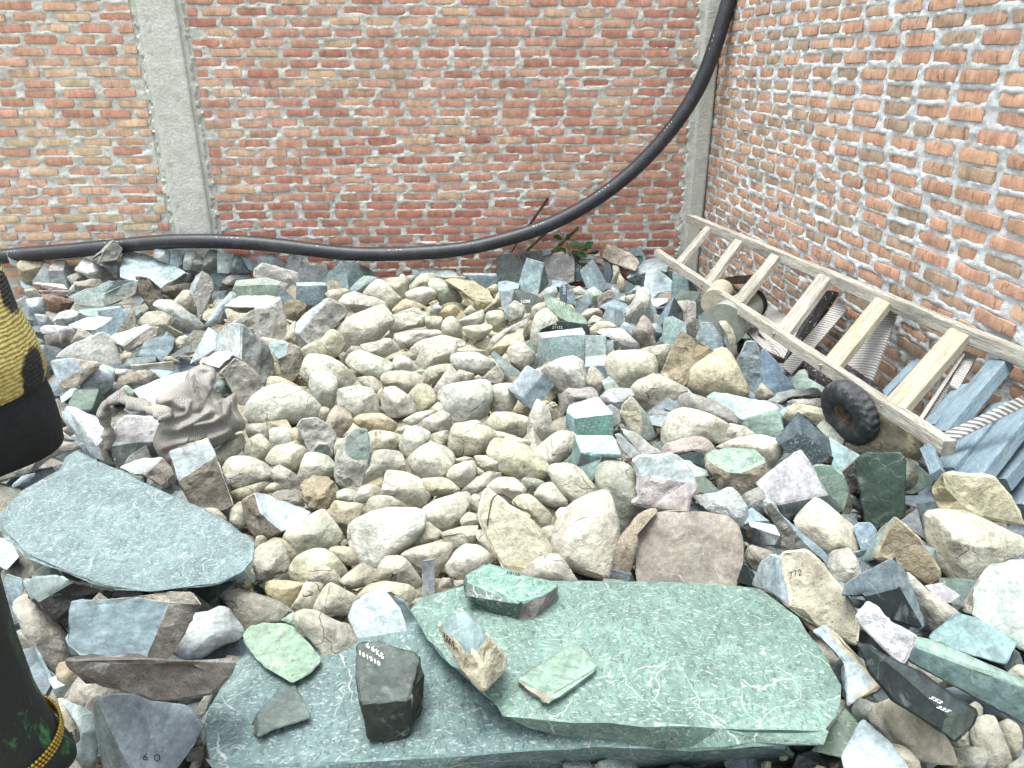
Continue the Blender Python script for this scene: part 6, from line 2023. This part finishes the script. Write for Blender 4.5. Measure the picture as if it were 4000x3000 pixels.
    mesh_obj("body", V, F, mbk, parent=root, smooth=True).data.set_sharp_from_angle(angle=math.radians(40))
    mk = plain_mat("black_rubber", '33363a', .6, .2, 20, .1)
    for k in (0, 1):
        tube("rim", [b - ax * (.01 + .03 * k), b - ax * (-.006 + .03 * k)],   .098 - .004 * k, mk, root, 28)
    for i, (p0, p1, w, lab) in enumerate([((430, 755), (705, 905), .05, "old split board leaning behind the third rung"), ((520, 770), (760, 745), .05, "dark old board wedged against the right wall behind the third rung"),
                                          ((470, 790), (690, 950), .035, "narrow old board under the other boards behind the ladder")]):
        o = beam("old_board", on_right(*TC4(*p0), .34 - .1 * (i == 1)), on_right(*TC4(*p1), .20 - .1 * (i == 1)), w, .02, [0, 0, 1], M_OLD, None, 30 + i, .004)
        tag(o, lab, "board", "old boards behind the ladder")
    o = tube("log_stub", [on_right(*TC4(415, 955), .60), on_right(*TC4(450, 905), .52), on_right(*TC4(485, 850), .46)], [.075, .075, .072], M_WOOD2, None, 18)
    tag(o, "pale log stub beside the tipped bucket under the ladder", "log")


def build_sticks():
    rust = plain_mat("rusty_angle_iron", '7a5f50', .9, .35, 12, .5, .006, col2='574a42')
    g = "rusty iron sticks leaning on the back wall"
    for i, (a, b, w, lab) in enumerate([((532, 825), (345, 1100), .022, "longest rusty iron stick passing behind the black pipe"), ((555, 1085), (330, 1300), .020, "rusty iron stick below the pipe left of the green leaves"),
                                        ((795, 1080), (550, 1310), .026, "thick rusty angle iron behind the green leaves"), ((272, 1195), (190, 1330), .018, "short rusty iron stick left of the others")]):
        o = beam("iron_stick", on_back(*TB(*a), .015), on_back(*TB(*b), .10), w, .012, [0, 0, 1], rust, None, i, .001)
        tag(o, lab, "iron stick", g)
    o = beam("iron_stick", on_back(*TB(965, 1285), .06), on_back(*TB(765, 1360), .16), .03, .016, [0, 0, 1], rust, None, 9, .001)
    tag(o, "flat brown strip lying right of the green leaves", "iron stick", g)
    # the plant
    mg = plain_mat("leaf_green", '54824a', .6, .3, 12, .3, .004, col2='3f6d3a', k=.42)
    stem = plain_mat("dry_stem", '9a8a70', .9, .3, 20, .2)
    base = on_back(*TB(720, 1330), .16)
    root = empty("plant", tuple(base), "small green leafy weed growing at the foot of the back wall", "plant")
    R = random.Random(4)
    for (x, y, s, a) in [(655, 1180, .05, 2.6), (715, 1235, .055, .3), (690, 1190, .04, 1.2), (655, 1255, .05, 3.4), (735, 1290, .055, -.5), (800, 1275, .06, .5), (845, 1262, .055, .9), (780, 1310, .05, -.2), (690, 1300, .04, 2.2), (760, 1345, .045, -.8)]:
        c = on_back(*TB(x, y), .15 + R.uniform(-.03, .03))
        ax = EB * math.cos(a) + np.array([0, 0, 1.0]) * math.sin(a) * .8 + NB * .35
        ax /= np.linalg.norm(ax)
        sd = np.cross(ax, NB * .6 + np.array([0, 0, .8]))
        sd /= np.linalg.norm(sd)
        up = np.cross(sd, ax)
        V, F = [], []
        rowsn = 6
        for i in range(rowsn + 1):
            u = i / rowsn
            w = s * .62 * math.sin(math.pi * min(u * .9 + .08, 1)) * (1 if u < .98 else 0)
            mid = c + ax * (u * s * 1.7) - up * (u * u * s * .35)
            V += [mid - sd * w + up * w * .25, mid, mid + sd * w + up * w * .25]
        for i in range(rowsn):
            k = i * 3
            F += [(k, k + 1, k + 4, k + 3), (k + 1, k + 2, k + 5, k + 4)]
        mesh_obj("leaf", V, F, mg, parent=root, smooth=True)
        tube("stem", spline([base, (base + c) / 2 + NB * .02 + np.array([0, 0, .02]), c], 7), .002, stem, root, 5)
    # dry twigs
    for i, (pts, lab) in enumerate([([(455, 935), (470, 1000), (520, 1090), (500, 1180), (480, 1230)], "dry vine hanging below the pipe on the back wall"),
                                    ([(590, 1085), (640, 1130), (690, 1210), (730, 1300)], "dry vine crossing the thick angle iron by the green leaves"),
                                    ([(250, 1275), (330, 1300), (420, 1290), (470, 1340), (440, 1380)], "dry twig curling over the dark stone by the tall grey slab"),
                                    ([(280, 1380), (300, 1300), (400, 1285), (480, 1310)], "dry twig arching beside the tall grey slab"),
                                    ([(0, 1450), (40, 1420), (70, 1380), (95, 1340)], "thin twig left of the tall grey slab")]):
        P = spline([on_back(*TB(*p), .14 + .05 * (i in (2, 3))) for p in pts], 16)
        o = tube("dry_twig", P, .0035, stem, None, 6)
        tag(o, lab, "twig", "dry twigs at the back wall")


def drape_wire(name, pts, rad, mat, label):
    """a thin wire lying on whatever stone is under it"""
    dg = bpy.context.evaluated_depsgraph_get()
    P = []
    for p in spline(pts, 34):
        r = ray(*p)
        ok, loc, nn, *_ = SC.ray_cast(dg, Vector(CAM), Vector(r).normalized())
        if ok:
            d = (loc - Vector(CAM))
            P.append(np.array(loc - d.normalized() * (rad * 1.6)))
    Q = [P[0]]
    for p in P[1:]:
        if np.linalg.norm(p - Q[-1]) < .35:
            Q.append(p)
    o = tube(name, Q, rad, mat, None, 6)
    tag(o, label, "wire")


def build_cloth():
    m, nt, b = new_mat("burlap")
    g = G(nt)
    v = g.coords()
    wx = g.n("ShaderNodeTexWave", wave_type='BANDS', bands_direction='X')
    wy = g.n("ShaderNodeTexWave", wave_type='BANDS', bands_direction='DIAGONAL')
    v2 = g.scale_vec(v, 1, 1, 1, (.9, .2, .6))
    for w, vv in ((wx, v2), (wy, g.scale_vec(v, 1, 1, 1, (.1, 1.2, .3)))):
        g.set(w.inputs['Vector'], vv)
        w.inputs['Scale'].default_value = 75
        w.inputs['Distortion'].default_value = 2.5
        w.inputs['Detail Scale'].default_value = 3
    wv = g.math('MULTIPLY', wx.outputs[1], wy.outputs[1])
    c = g.mix(g.gr(wv, 0, 1, .05, .6), lin('a09e96'), lin('dcdad2'))
    c = g.mul(c, g.gr(g.noise(v, 9, 5).outputs[0], .68, 1.18, .3, .7))
    c = g.mix(g.gr(g.noise(v, 7, 5, .6).outputs[0], 0, .18, .57, .68), c, lin('a88080'))
    c = g.mix(g.gr(g.noise(v, 14, 5, .6).outputs[0], 0, .45, .60, .70), c, lin('857a6c'))
    nt.links.new(c, b.inputs['Base Color'])
    nt.links.new(g.bump(g.math('ADD', wv, g.noise(v, 60, 4).outputs[0]), .55, .005), b.inputs['Normal'])
    b.inputs['Roughness'].default_value = .95
    b.inputs['Specular IOR Level'].default_value = .1
    O = TP(500, 1300, 1.269)
    px = np.array([O(*p) for p in [(135, 330), (180, 302), (250, 260), (290, 225), (302, 188), (345, 162), (395, 162), (430, 180), (438, 225), (420, 265), (470, 325), (535, 300), (545, 380),
                                   (582, 440), (576, 482), (540, 492), (480, 545), (420, 572), (392, 540), (310, 570), (222, 592), (232, 682), (178, 640), (140, 590), (124, 532), (160, 420)]])
    c0 = px.mean(0)
    t0 = heap_t(c0[0], px[:, 1].max() - 60) * .985
    vd = ray(*c0)
    vd /= np.linalg.norm(vd)
    right = np.cross(vd, [0, 0, 1.0])
    right /= np.linalg.norm(right)
    up = np.cross(right, vd)
    C = at(c0[0], c0[1], t0)
    P = []
    for p in px:
        r = ray(*p)
        q = CAM + r * (np.dot(C - CAM, vd) / np.dot(r, vd)) - C
        P.append((np.dot(q, right), np.dot(q, up)))
    P = np.array(P)
    if area2(P) < 0:
        P = P[::-1]
    n = 120
    Oc = catmull(P, n)
    cen = P.mean(0)
    rings = np.linspace(1, .03, 40)

    def loc2(p):
        r = ray(*O(*p))
        q = CAM + r * (np.dot(C - CAM, vd) / np.dot(r, vd)) - C
        return np.array((np.dot(q, right), np.dot(q, up)))
    FOLD = []
    for line, wd, am in (([(165, 468), (250, 478), (320, 445), (400, 392)], .017, .034), ([(330, 455), (420, 440), (480, 400), (500, 350)], .015, .032), ([(135, 585), (230, 545), (330, 532), (420, 520), (490, 490)], .016, .024),
                         ([(300, 205), (318, 290), (345, 370)], .017, .026), ([(415, 185), (398, 262), (430, 330), (462, 420)], .015, .030), ([(360, 170), (425, 190), (430, 235)], .012, .035), ([(525, 310), (520, 380), (560, 450)], .016, .030),
                         ([(190, 640), (250, 580), (300, 560)], .014, .020), ([(150, 350), (220, 330), (270, 370)], .014, .024), ([(230, 420), (290, 400), (310, 340)], .011, .020)):
        L_ = [loc2(p) for p in line]
        FOLD += [(a_, b_, wd, am) for a_, b_ in zip(L_, L_[1:])]
    V, F = [], []
    for s in rings:
        for k in range(n):
            q = cen + (Oc[k] - cen) * s
            h = .060 * (1 - s ** 4) ** .5 if s < 1 else 0
            f1 = 0.0
            for (A_, B_, wd, am) in FOLD:
                ab = B_ - A_
                t_ = min(1, max(0, float(np.dot(q - A_, ab) / np.dot(ab, ab))))
                dd = np.linalg.norm(q - A_ - ab * t_) / wd
                f1 = max(f1, am * math.exp(-dd * dd))
            f2 = noise.noise(Vector((q[0] * 22, q[1] * 22, 4))) + .6 * noise.noise(Vector((q[0] * 9, q[1] * 9, 7)))
            e = min(1, (1 - s) * 6)
            V.append(C + right * q[0] + up * q[1] - vd * (h + e * (f1 + .007 * f2)) + vd * (1 - e) * .012 * f2)
    m_ = len(rings)
    for i in range(m_ - 1):
        for k in range(n):
            F.append((i * n + k, i * n + (k + 1) % n, (i + 1) * n + (k + 1) % n, (i + 1) * n + k))
    F.append(tuple((m_ - 1) * n + k for k in range(n)))
    V += [v + vd * .05 for v in V[:n]]
    k0 = m_ * n
    for k in range(n):
        F.append((k0 + k, k0 + (k + 1) % n, (k + 1) % n, k))
    F.append(tuple(k0 + k for k in range(n))[::-1])
    root = mesh_obj("burlap_sack", V, F, m, origin=C, smooth=True)
    tag(root, "crumpled brown burlap sack thrown over the stones", "sack")
    path = [(950, 560), (938, 420), (912, 310), (905, 215), (945, 145), (1020, 120), (1110, 140), (1190, 185), (1290, 215), (1390, 245), (1440, 300)]
    pts = [at(*TE(*p), t0 * (1.0 - .005 * i)) for i, p in enumerate(path)]
    Q = spline(pts, 60)
    V, F = tube_geo(Q, [.030 + .008 * math.sin(i * .5) + .004 * math.sin(i * 1.3) for i in range(60)], 20, .55)
    V = [np.array(v) + .010 * np.array(noise.noise_vector(Vector(v) * 22)) for v in V]
    mesh_obj("rolled_hem", V, F, m, parent=root, smooth=True)


def build_tyre():
    D = lambda x, y: TD(x, y)
    c2 = D(705, 800)
    C = on_right(*c2, .60)
    vd = ray(*c2)
    vd /= np.linalg.norm(vd)
    right = np.cross(vd, [0, 0, 1.0])
    right /= np.linalg.norm(right)
    up = np.cross(right, vd)
    nn = -vd * .52 + right * -.66 + up * -.54
    nn /= np.linalg.norm(nn)
    e1 = np.cross(nn, up)
    e1 /= np.linalg.norm(e1)
    e2 = np.cross(nn, e1)
    mk, nt, b = new_mat("tyre_rubber")
    g = G(nt)
    v = g.coords(False)
    n1 = g.noise(v, 30, 5).outputs[0]
    c = g.mix(g.gr(n1, 0, .5, .5, .72), lin('3a3f42'), lin('8a8f8e'))
    nt.links.new(c, b.inputs['Base Color'])
    b.inputs['Roughness'].default_value = .7
    rim_m = plain_mat("rusty_rim", '8a7c6a', .8, .4, 18, .4, .006, col2='4a4038')
    root = empty("tyre", tuple(C), "small black rubber tyre with rusty rim half buried under the ladder", "tyre")
    R0, r0 = .088, .042
    V, F = [], []
    nu, nv = 96, 26
    for i in range(nu):
        a = 2 * math.pi * i / nu
        d = e1 * math.cos(a) + e2 * math.sin(a)
        for j in range(nv):
            q = 2 * math.pi * j / nv
            x = math.cos(q)
            y = math.sin(q)
            rr = R0 + r0 * math.copysign(abs(x) ** .75, x)
            ww = r0 * .95 * math.copysign(abs(y) ** .8, y)
            if x > .30 and (i // 2 + (j // 2) % 2) % 2 == 0:   # tread blocks
                rr += .005
            V.append(C + d * rr + nn * ww)
    for i in range(nu):
        for j in range(nv):
            F.append((i * nv + j, ((i + 1) % nu) * nv + j, ((i + 1) % nu) * nv + (j + 1) % nv, i * nv + (j + 1) % nv))
    o = mesh_obj("rubber", V, F, mk, parent=root, smooth=True)
    o.data.set_sharp_from_angle(angle=math.radians(28))
    prof = [(.056, .026), (.050, .026), (.044, .010), (.028, .005), (.016, .014), (.016, -.014), (.044, -.010), (.056, -.026)]
    V, F = [], []
    for i in range(36):
        a = 2 * math.pi * i / 36
        d = e1 * math.cos(a) + e2 * math.sin(a)
        for (r, w) in prof:
            V.append(C + d * r + nn * w)
    k = len(prof)
    for i in range(36):
        for j in range(k - 1):
            F.append((i * k + j, ((i + 1) % 36) * k + j, ((i + 1) % 36) * k + j + 1, i * k + j + 1))
    mesh_obj("rim", V, F, rim_m, parent=root, smooth=True)


def build_papers():
    mp = plain_mat("dirty_paper", 'ecebe6', .9, .1, 14, .2, .004)
    quad = [(1730, 1205), (1895, 1108), (2035, 1132), (1880, 1262)]
    root = None
    t = heap_t(*TA(1880, 1300)) * .97
    for i in range(7):
        R = random.Random(i + 3)
        P = [at(*TA(x + R.uniform(-14, 14), y + 9 - i * 6 + R.uniform(-6, 6)), t * (1 - .004 * i) * (1 + (.035 if y < 1180 else 0))) for x, y in quad]
        c = sum(P) / 4
        if root is None:
            root = empty("paper_stack", tuple(c), "torn stack of thin white sheets above the burlap sack", "paper")
        V, F = [], []
        nx = 7
        for a in range(nx):
            for q in range(nx):
                u, w = a / (nx - 1), q / (nx - 1)
                p = (P[0] * (1 - u) + P[1] * u) * (1 - w) + (P[3] * (1 - u) + P[2] * u) * w
                p = p + np.array([0, 0, 1]) * .012 * noise.noise(Vector((u * 2 + i * 3, w * 2, i * .5))) + .006 * np.array(noise.noise_vector(Vector((u * 9, w * 9, i)))) * (a in (0, nx - 1) or q in (0, nx - 1))
                V.append(p)
        for a in range(nx - 1):
            for q in range(nx - 1):
                F.append((a * nx + q, a * nx + q + 1, (a + 1) * nx + q + 1, (a + 1) * nx + q))
        k = len(V)
        V += [p - np.array([0, 0, .0015]) for p in V]
        F += [tuple(x + k for x in f)[::-1] for f in F]
        mesh_obj("sheet", V, F, mp, parent=root, smooth=True)
    p, q = at(*TA(1140, 1245), heap_t(*TA(1300, 1290))), at(*TA(1505, 1212), heap_t(*TA(1300, 1290)))
    o = beam("wooden_slat", p, q, .045, .016, [0, 0, 1], M_WOOD, None, 5, .002)
    tag(o, "short pale wooden slat lying among the stones left of the paper stack", "slat")
    p, q = at(TB(1615, 0)[0] - 900, 880 + 462 / 2.212, 5.9), at(1000 + 1848 / 2.212, 880 + 458 / 2.212, 5.9)
    p = at(1000 + 1612 / 2.212, 880 + 462 / 2.212, heap_t(1780, 1100))
    q = at(1000 + 1848 / 2.212, 880 + 460 / 2.212, heap_t(1780, 1100))
    o = beam("wooden_slat", p, q, .03, .03, [0, 0, 1], M_WOOD2, None, 6, .002)
    tag(o, "small wooden slat before the blue slabs at the foot of the back wall", "slat")


# ------------------------------------------------------------------ the person at the left edge
def loft(name, rings, mat, parent, seg=48, wob=0.0, seed=0, close=False):
    """rings: (cx, cy, z, rx, ry, tilt_x) ellipses, bottom to top; tilt lowers the -y side"""
    V, F = [], []
    for i, (cx, cy, z, rx, ry) in enumerate(rings):
        for k in range(seg):
            a = 2 * math.pi * k / seg
            w = 1 + wob * (noise.noise(Vector((math.cos(a) * 2.2, math.sin(a) * 2.2, z * 3 + seed))))
            V.append((cx + rx * w * math.cos(a), cy + ry * w * math.sin(a), z + .006 * math.sin(3 * a + seed)))
    n = len(rings)
    for i in range(n - 1):
        for k in range(seg):
            F.append((i * seg + k, i * seg + (k + 1) % seg, (i + 1) * seg + (k + 1) % seg, (i + 1) * seg + k))
    o = mesh_obj(name, V, F, mat, parent=parent, smooth=True)
    md = o.modifiers.new("thickness", 'SOLIDIFY')
    md.thickness = .012
    md.offset = -1
    return o


def build_person():
    cx, cy, gz = -.945, 1.0, .0
    skin, ntk, bk = new_mat("skin")
    bk.inputs['Base Color'].default_value = lin('d9ab8c', .7)
    bk.inputs['Roughness'].default_value = .55
    # yellow knit with black scrolls
    mj, nt, b = new_mat("yellow_black_knit")
    g = G(nt)
    v = g.coords(False)
    wv = g.noise(v, 5, 2, .5)
    warp = g.n("ShaderNodeVectorMath", operation='ADD')
    g.set(warp.inputs[0], v)
    g.set(warp.inputs[1], g.mul(wv.outputs['Color'], .10))
    e = g.vor(warp.outputs[0], 10.5, 'F1').outputs[0]
    ringm = g.math('ABSOLUTE', g.math('SUBTRACT', e, .36))
    fuzz = g.noise(v, 140, 3, .6).outputs[0]
    msk = g.gr(g.math('ADD', ringm, g.math('MULTIPLY', g.math('SUBTRACT', fuzz, .5), .12)), 1, 0, .10, .16)
    c = g.mix(msk, g.mix(g.gr(fuzz, 0, 1, .35, .65), lin('cdb75a'), lin('efe092')), lin('23231f'))
    nt.links.new(c, b.inputs['Base Color'])
    kn = g.n("ShaderNodeTexWave", wave_type='BANDS', bands_direction='Z')
    g.set(kn.inputs['Vector'], v)
    kn.inputs['Scale'].default_value = 55
    kn.inputs['Distortion'].default_value = 4
    nt.links.new(g.bump(g.math('ADD', g.math('MULTIPLY', kn.outputs[1], .35), fuzz), .8, .008), b.inputs['Normal'])
    b.inputs['Roughness'].default_value = .95
    mk = plain_mat("black_ribbing", '26282a', .9, .25, 60, .4, .004)
    ms, nt, b = new_mat("dark_green_velvet")
    g = G(nt)
    v = g.coords(False)
    f = g.noise(g.scale_vec(v, 1, 1, .45), 26, 6, .7, .5).outputs[0]
    big = g.noise(v, 8, 3).outputs[0]
    c = g.mix(g.math('MULTIPLY', g.gr(f, 0, 1, .54, .66), g.gr(big, 0, 1, .45, .58)), lin('1f2823'), lin('4f9a5c'))
    nt.links.new(c, b.inputs['Base Color'])
    nt.links.new(g.bump(g.noise(v, 120, 3).outputs[0], .5, .004), b.inputs['Normal'])
    b.inputs['Roughness'].default_value = .8
    mg = plain_mat("gold_beads", 'd8b65a', .35, .15, 60, 0, metal=.6)
    hair = plain_mat("black_hair", '1f1c1a', .5, .3, 60, .4)
    root = empty("person", (cx, cy, gz), "person at the left edge in yellow and black knit jacket and dark green velvet skirt", "person")
    # one continuous body
    J = {'pel': (cx, cy - .03, .95, .09), 'waist': (cx, cy - .02, 1.12, .095), 'chest': (cx, cy, 1.33, .125), 'neck0': (cx, cy, 1.50, .058), 'neck': (cx, cy + .01, 1.56, .050), 'head': (cx, cy + .02, 1.67, .088), 'top': (cx, cy + .01, 1.77, .075)}
    E = [('pel', 'waist'), ('waist', 'chest'), ('chest', 'neck0'), ('neck0', 'neck'), ('neck', 'head'), ('head', 'top')]
    for s, n in ((-1, 'l'), (1, 'r')):
        J['hip' + n] = (cx + s * .045, cy - .03, .86, .052)
        J['kne' + n] = (cx + s * .055, cy - .03, .49, .046)
        J['ank' + n] = (cx + s * .075, cy - .05, .09, .036)
        J['toe' + n] = (cx + s * .085, cy + .11, .045, .034)
        J['sho' + n] = (cx + s * .145, cy, 1.46, .055)
        J['elb' + n] = (cx + s * .12, cy - .12, 1.20, .038)
        J['wri' + n] = (cx + s * .04, cy - .20, 1.02, .026)
        J['pal' + n] = (cx + s * .01, cy - .215, .93, .028)
        E += [('pel', 'hip' + n), ('hip' + n, 'kne' + n), ('kne' + n, 'ank' + n), ('ank' + n, 'toe' + n), ('chest', 'sho' + n), ('sho' + n, 'elb' + n), ('elb' + n, 'wri' + n), ('wri' + n, 'pal' + n)]
        for q in range(4):
            a, b2 = 'f%d%s' % (q, n), 'g%d%s' % (q, n)
            J[a] = (cx - s * (.012 + q * .004) , cy - .222 - .004 * q, .895 + q * .014, .0090)
            J[b2] = (cx - s * (.040 + q * .004), cy - .215 - .004 * q, .880 + q * .015, .0078)
            E += [('pal' + n, a), (a, b2)]
        J['th' + n] = (cx + s * .02, cy - .235, .900, .0095)
        E += [('pal' + n, 'th' + n)]
    names = list(J)
    me = bpy.data.meshes.new("body")
    me.from_pydata([tuple(np.array(J[k][:3]) - [cx, cy, gz]) for k in names], [(names.index(a), names.index(b_)) for a, b_ in E], [])
    body = bpy.data.objects.new("body", me)
    COL.objects.link(body)
    md = body.modifiers.new("skin", 'SKIN')
    for k, sv in zip(names, me.skin_vertices[0].data):
        sv.radius = (J[k][3], J[k][3])
        sv.use_root = (k == 'pel')
    body.modifiers.new("sub", 'SUBSURF').levels = 2
    dg = bpy.context.evaluated_depsgraph_get()
    me2 = bpy.data.meshes.new_from_object(body.evaluated_get(dg))
    body.modifiers.clear()
    body.data = me2
    # a face: brow, nose and chin pushed out of the head
    for vtx in me2.vertices:
        p = vtx.co
        if p.z > 1.55 and p.y > .05:
            fx = p.x
            nose = math.exp(-((fx / .016) ** 2)) * math.exp(-(((p.z - 1.655) / .028) ** 2))
            chin = math.exp(-((fx / .03) ** 2)) * math.exp(-(((p.z - 1.585) / .02) ** 2))
            p.y += .018 * nose + .012 * chin
    me2.materials.clear()
    me2.materials.append(skin)
    me2.shade_smooth()
    body.parent = root
    body.location = (0, 0, 0)
    eye = plain_mat("eye", '2a2420', .3, .1, 20, 0)
    for s in (-1, 1):
        V, F = tube_geo([(cx + s * .032, cy + .098, 1.685), (cx + s * .032, cy + .108, 1.685)], [.011, .007], 10)
        mesh_obj("eye", V, F, eye, parent=root, smooth=True)
    V, F = [], []
    for i in range(9):
        q = math.pi * .5 * i / 8
        for k in range(28):
            a = 2 * math.pi * k / 28
            r = .118 * math.sin(q) if q > 0 else .001
            front = max(0, math.sin(a))
            V.append((cx + r * math.cos(a), cy + .005 + r * math.sin(a) * 1.05 - .012 * front, 1.81 - (1 - math.cos(q)) * (.26 - .18 * front)))
    for i in range(8):
        for k in range(28):
            F.append((i * 28 + k, (i + 1) * 28 + k, (i + 1) * 28 + (k + 1) % 28, i * 28 + (k + 1) % 28))
    mesh_obj("hair", V, F, hair, parent=root, smooth=True)
    z0 = 1.235
    jx = cx + .0
    band = loft("jacket_hem", [(jx, cy - .05, z0, .274, .185), (jx, cy - .05, z0 + .03, .277, .187), (jx, cy - .05, z0 + .075, .275, .185), (jx, cy - .05, z0 + .105, .268, .18)], mk, root, 56, .03, 3)
    jk = loft("jacket", [(jx, cy - .05, z0 + .095, .269, .182), (jx, cy - .05, z0 + .115, .278, .187), (jx, cy - .05, z0 + .16, .275, .18), (jx, cy - .05, z0 + .21, .260, .172), (jx, cy - .04, z0 + .26, .250, .16), (jx, cy - .03, z0 + .30, .222, .145), (jx, cy - .01, z0 + .335, .15, .11), (jx, cy, z0 + .36, .085, .085), (jx, cy + .01, z0 + .385, .07, .075)], mj, root, 64, .03, 5)
    loft("skirt", [(cx, cy - .06, .585, .135, .115), (cx, cy - .06, .61, .158, .125), (cx, cy - .06, .66, .138, .118), (cx, cy - .06, .75, .122, .112), (cx, cy - .05, .86, .108, .108), (cx, cy - .04, .98, .104, .104), (cx, cy - .03, 1.08, .11, .105), (cx, cy - .02, 1.2, .12, .11)], ms, root, 56, .05, 9)
    V, F = [], []
    for rw in range(3):
        for k in range(110):
            a = 2 * math.pi * (k + .5 * (rw % 2)) / 110
            c = np.array([cx + .145 * math.cos(a), cy - .06 + .123 * math.sin(a), .655 + rw * .008])
            j = len(V)
            for d in ((1, 0, 0), (-1, 0, 0), (0, 1, 0), (0, -1, 0), (0, 0, 1), (0, 0, -1)):
                V.append(c + np.array(d) * .0046)
            F += [tuple(j + i for i in f) for f in ((0, 2, 4), (2, 1, 4), (1, 3, 4), (3, 0, 4), (2, 0, 5), (1, 2, 5), (3, 1, 5), (0, 3, 5))]
    mesh_obj("beaded_trim", V, F, mg, parent=root, smooth=True)
    for s in (-1, 1):
        P = [(cx + s * .075, cy - .10, .05), (cx + s * .078, cy - .02, .06), (cx + s * .083, cy + .06, .05), (cx + s * .087, cy + .15, .035)]
        tube("shoe", P, [.042, .05, .046, .03], mk, root, 14)
    root.location = (-.80, .85, .26)     # a smallish person, standing on the rubble's edge
    root.scale = (.85, .85, .85)


# ------------------------------------------------------------------ put it together
build_ground()
build_walls()
build_stones(STONE_DATA)
build_fill()
build_pipe()
build_ladder()
build_wall_leftovers()
build_sticks()
build_cloth()
build_tyre()
build_papers()
build_person()
bpy.context.view_layer.update()
mw = plain_mat("thin_dark_wire", '4a4238', .7, .2, 30, 0)
drape_wire("bent_wire", [TG(5, 1110), TG(25, 1000), TG(45, 900), TG(75, 855), TG(120, 842), TG(190, 870), TG(235, 905), TG(262, 942)], .0016, mw, "dark hooked wire on the yellow stained leaning slab")
drape_wire("bent_wire", [TF(1562, 1250), TF(1615, 1205), TF(1700, 1188), TF(1780, 1180), TF(1830, 1212), TF(1885, 1268), TF(1925, 1215), TF(1965, 1178)], .0016, plain_mat("pale_wire", 'c8bfae', .7, .2, 30, 0), "pale bent wire lying on a brownish cream cobble")
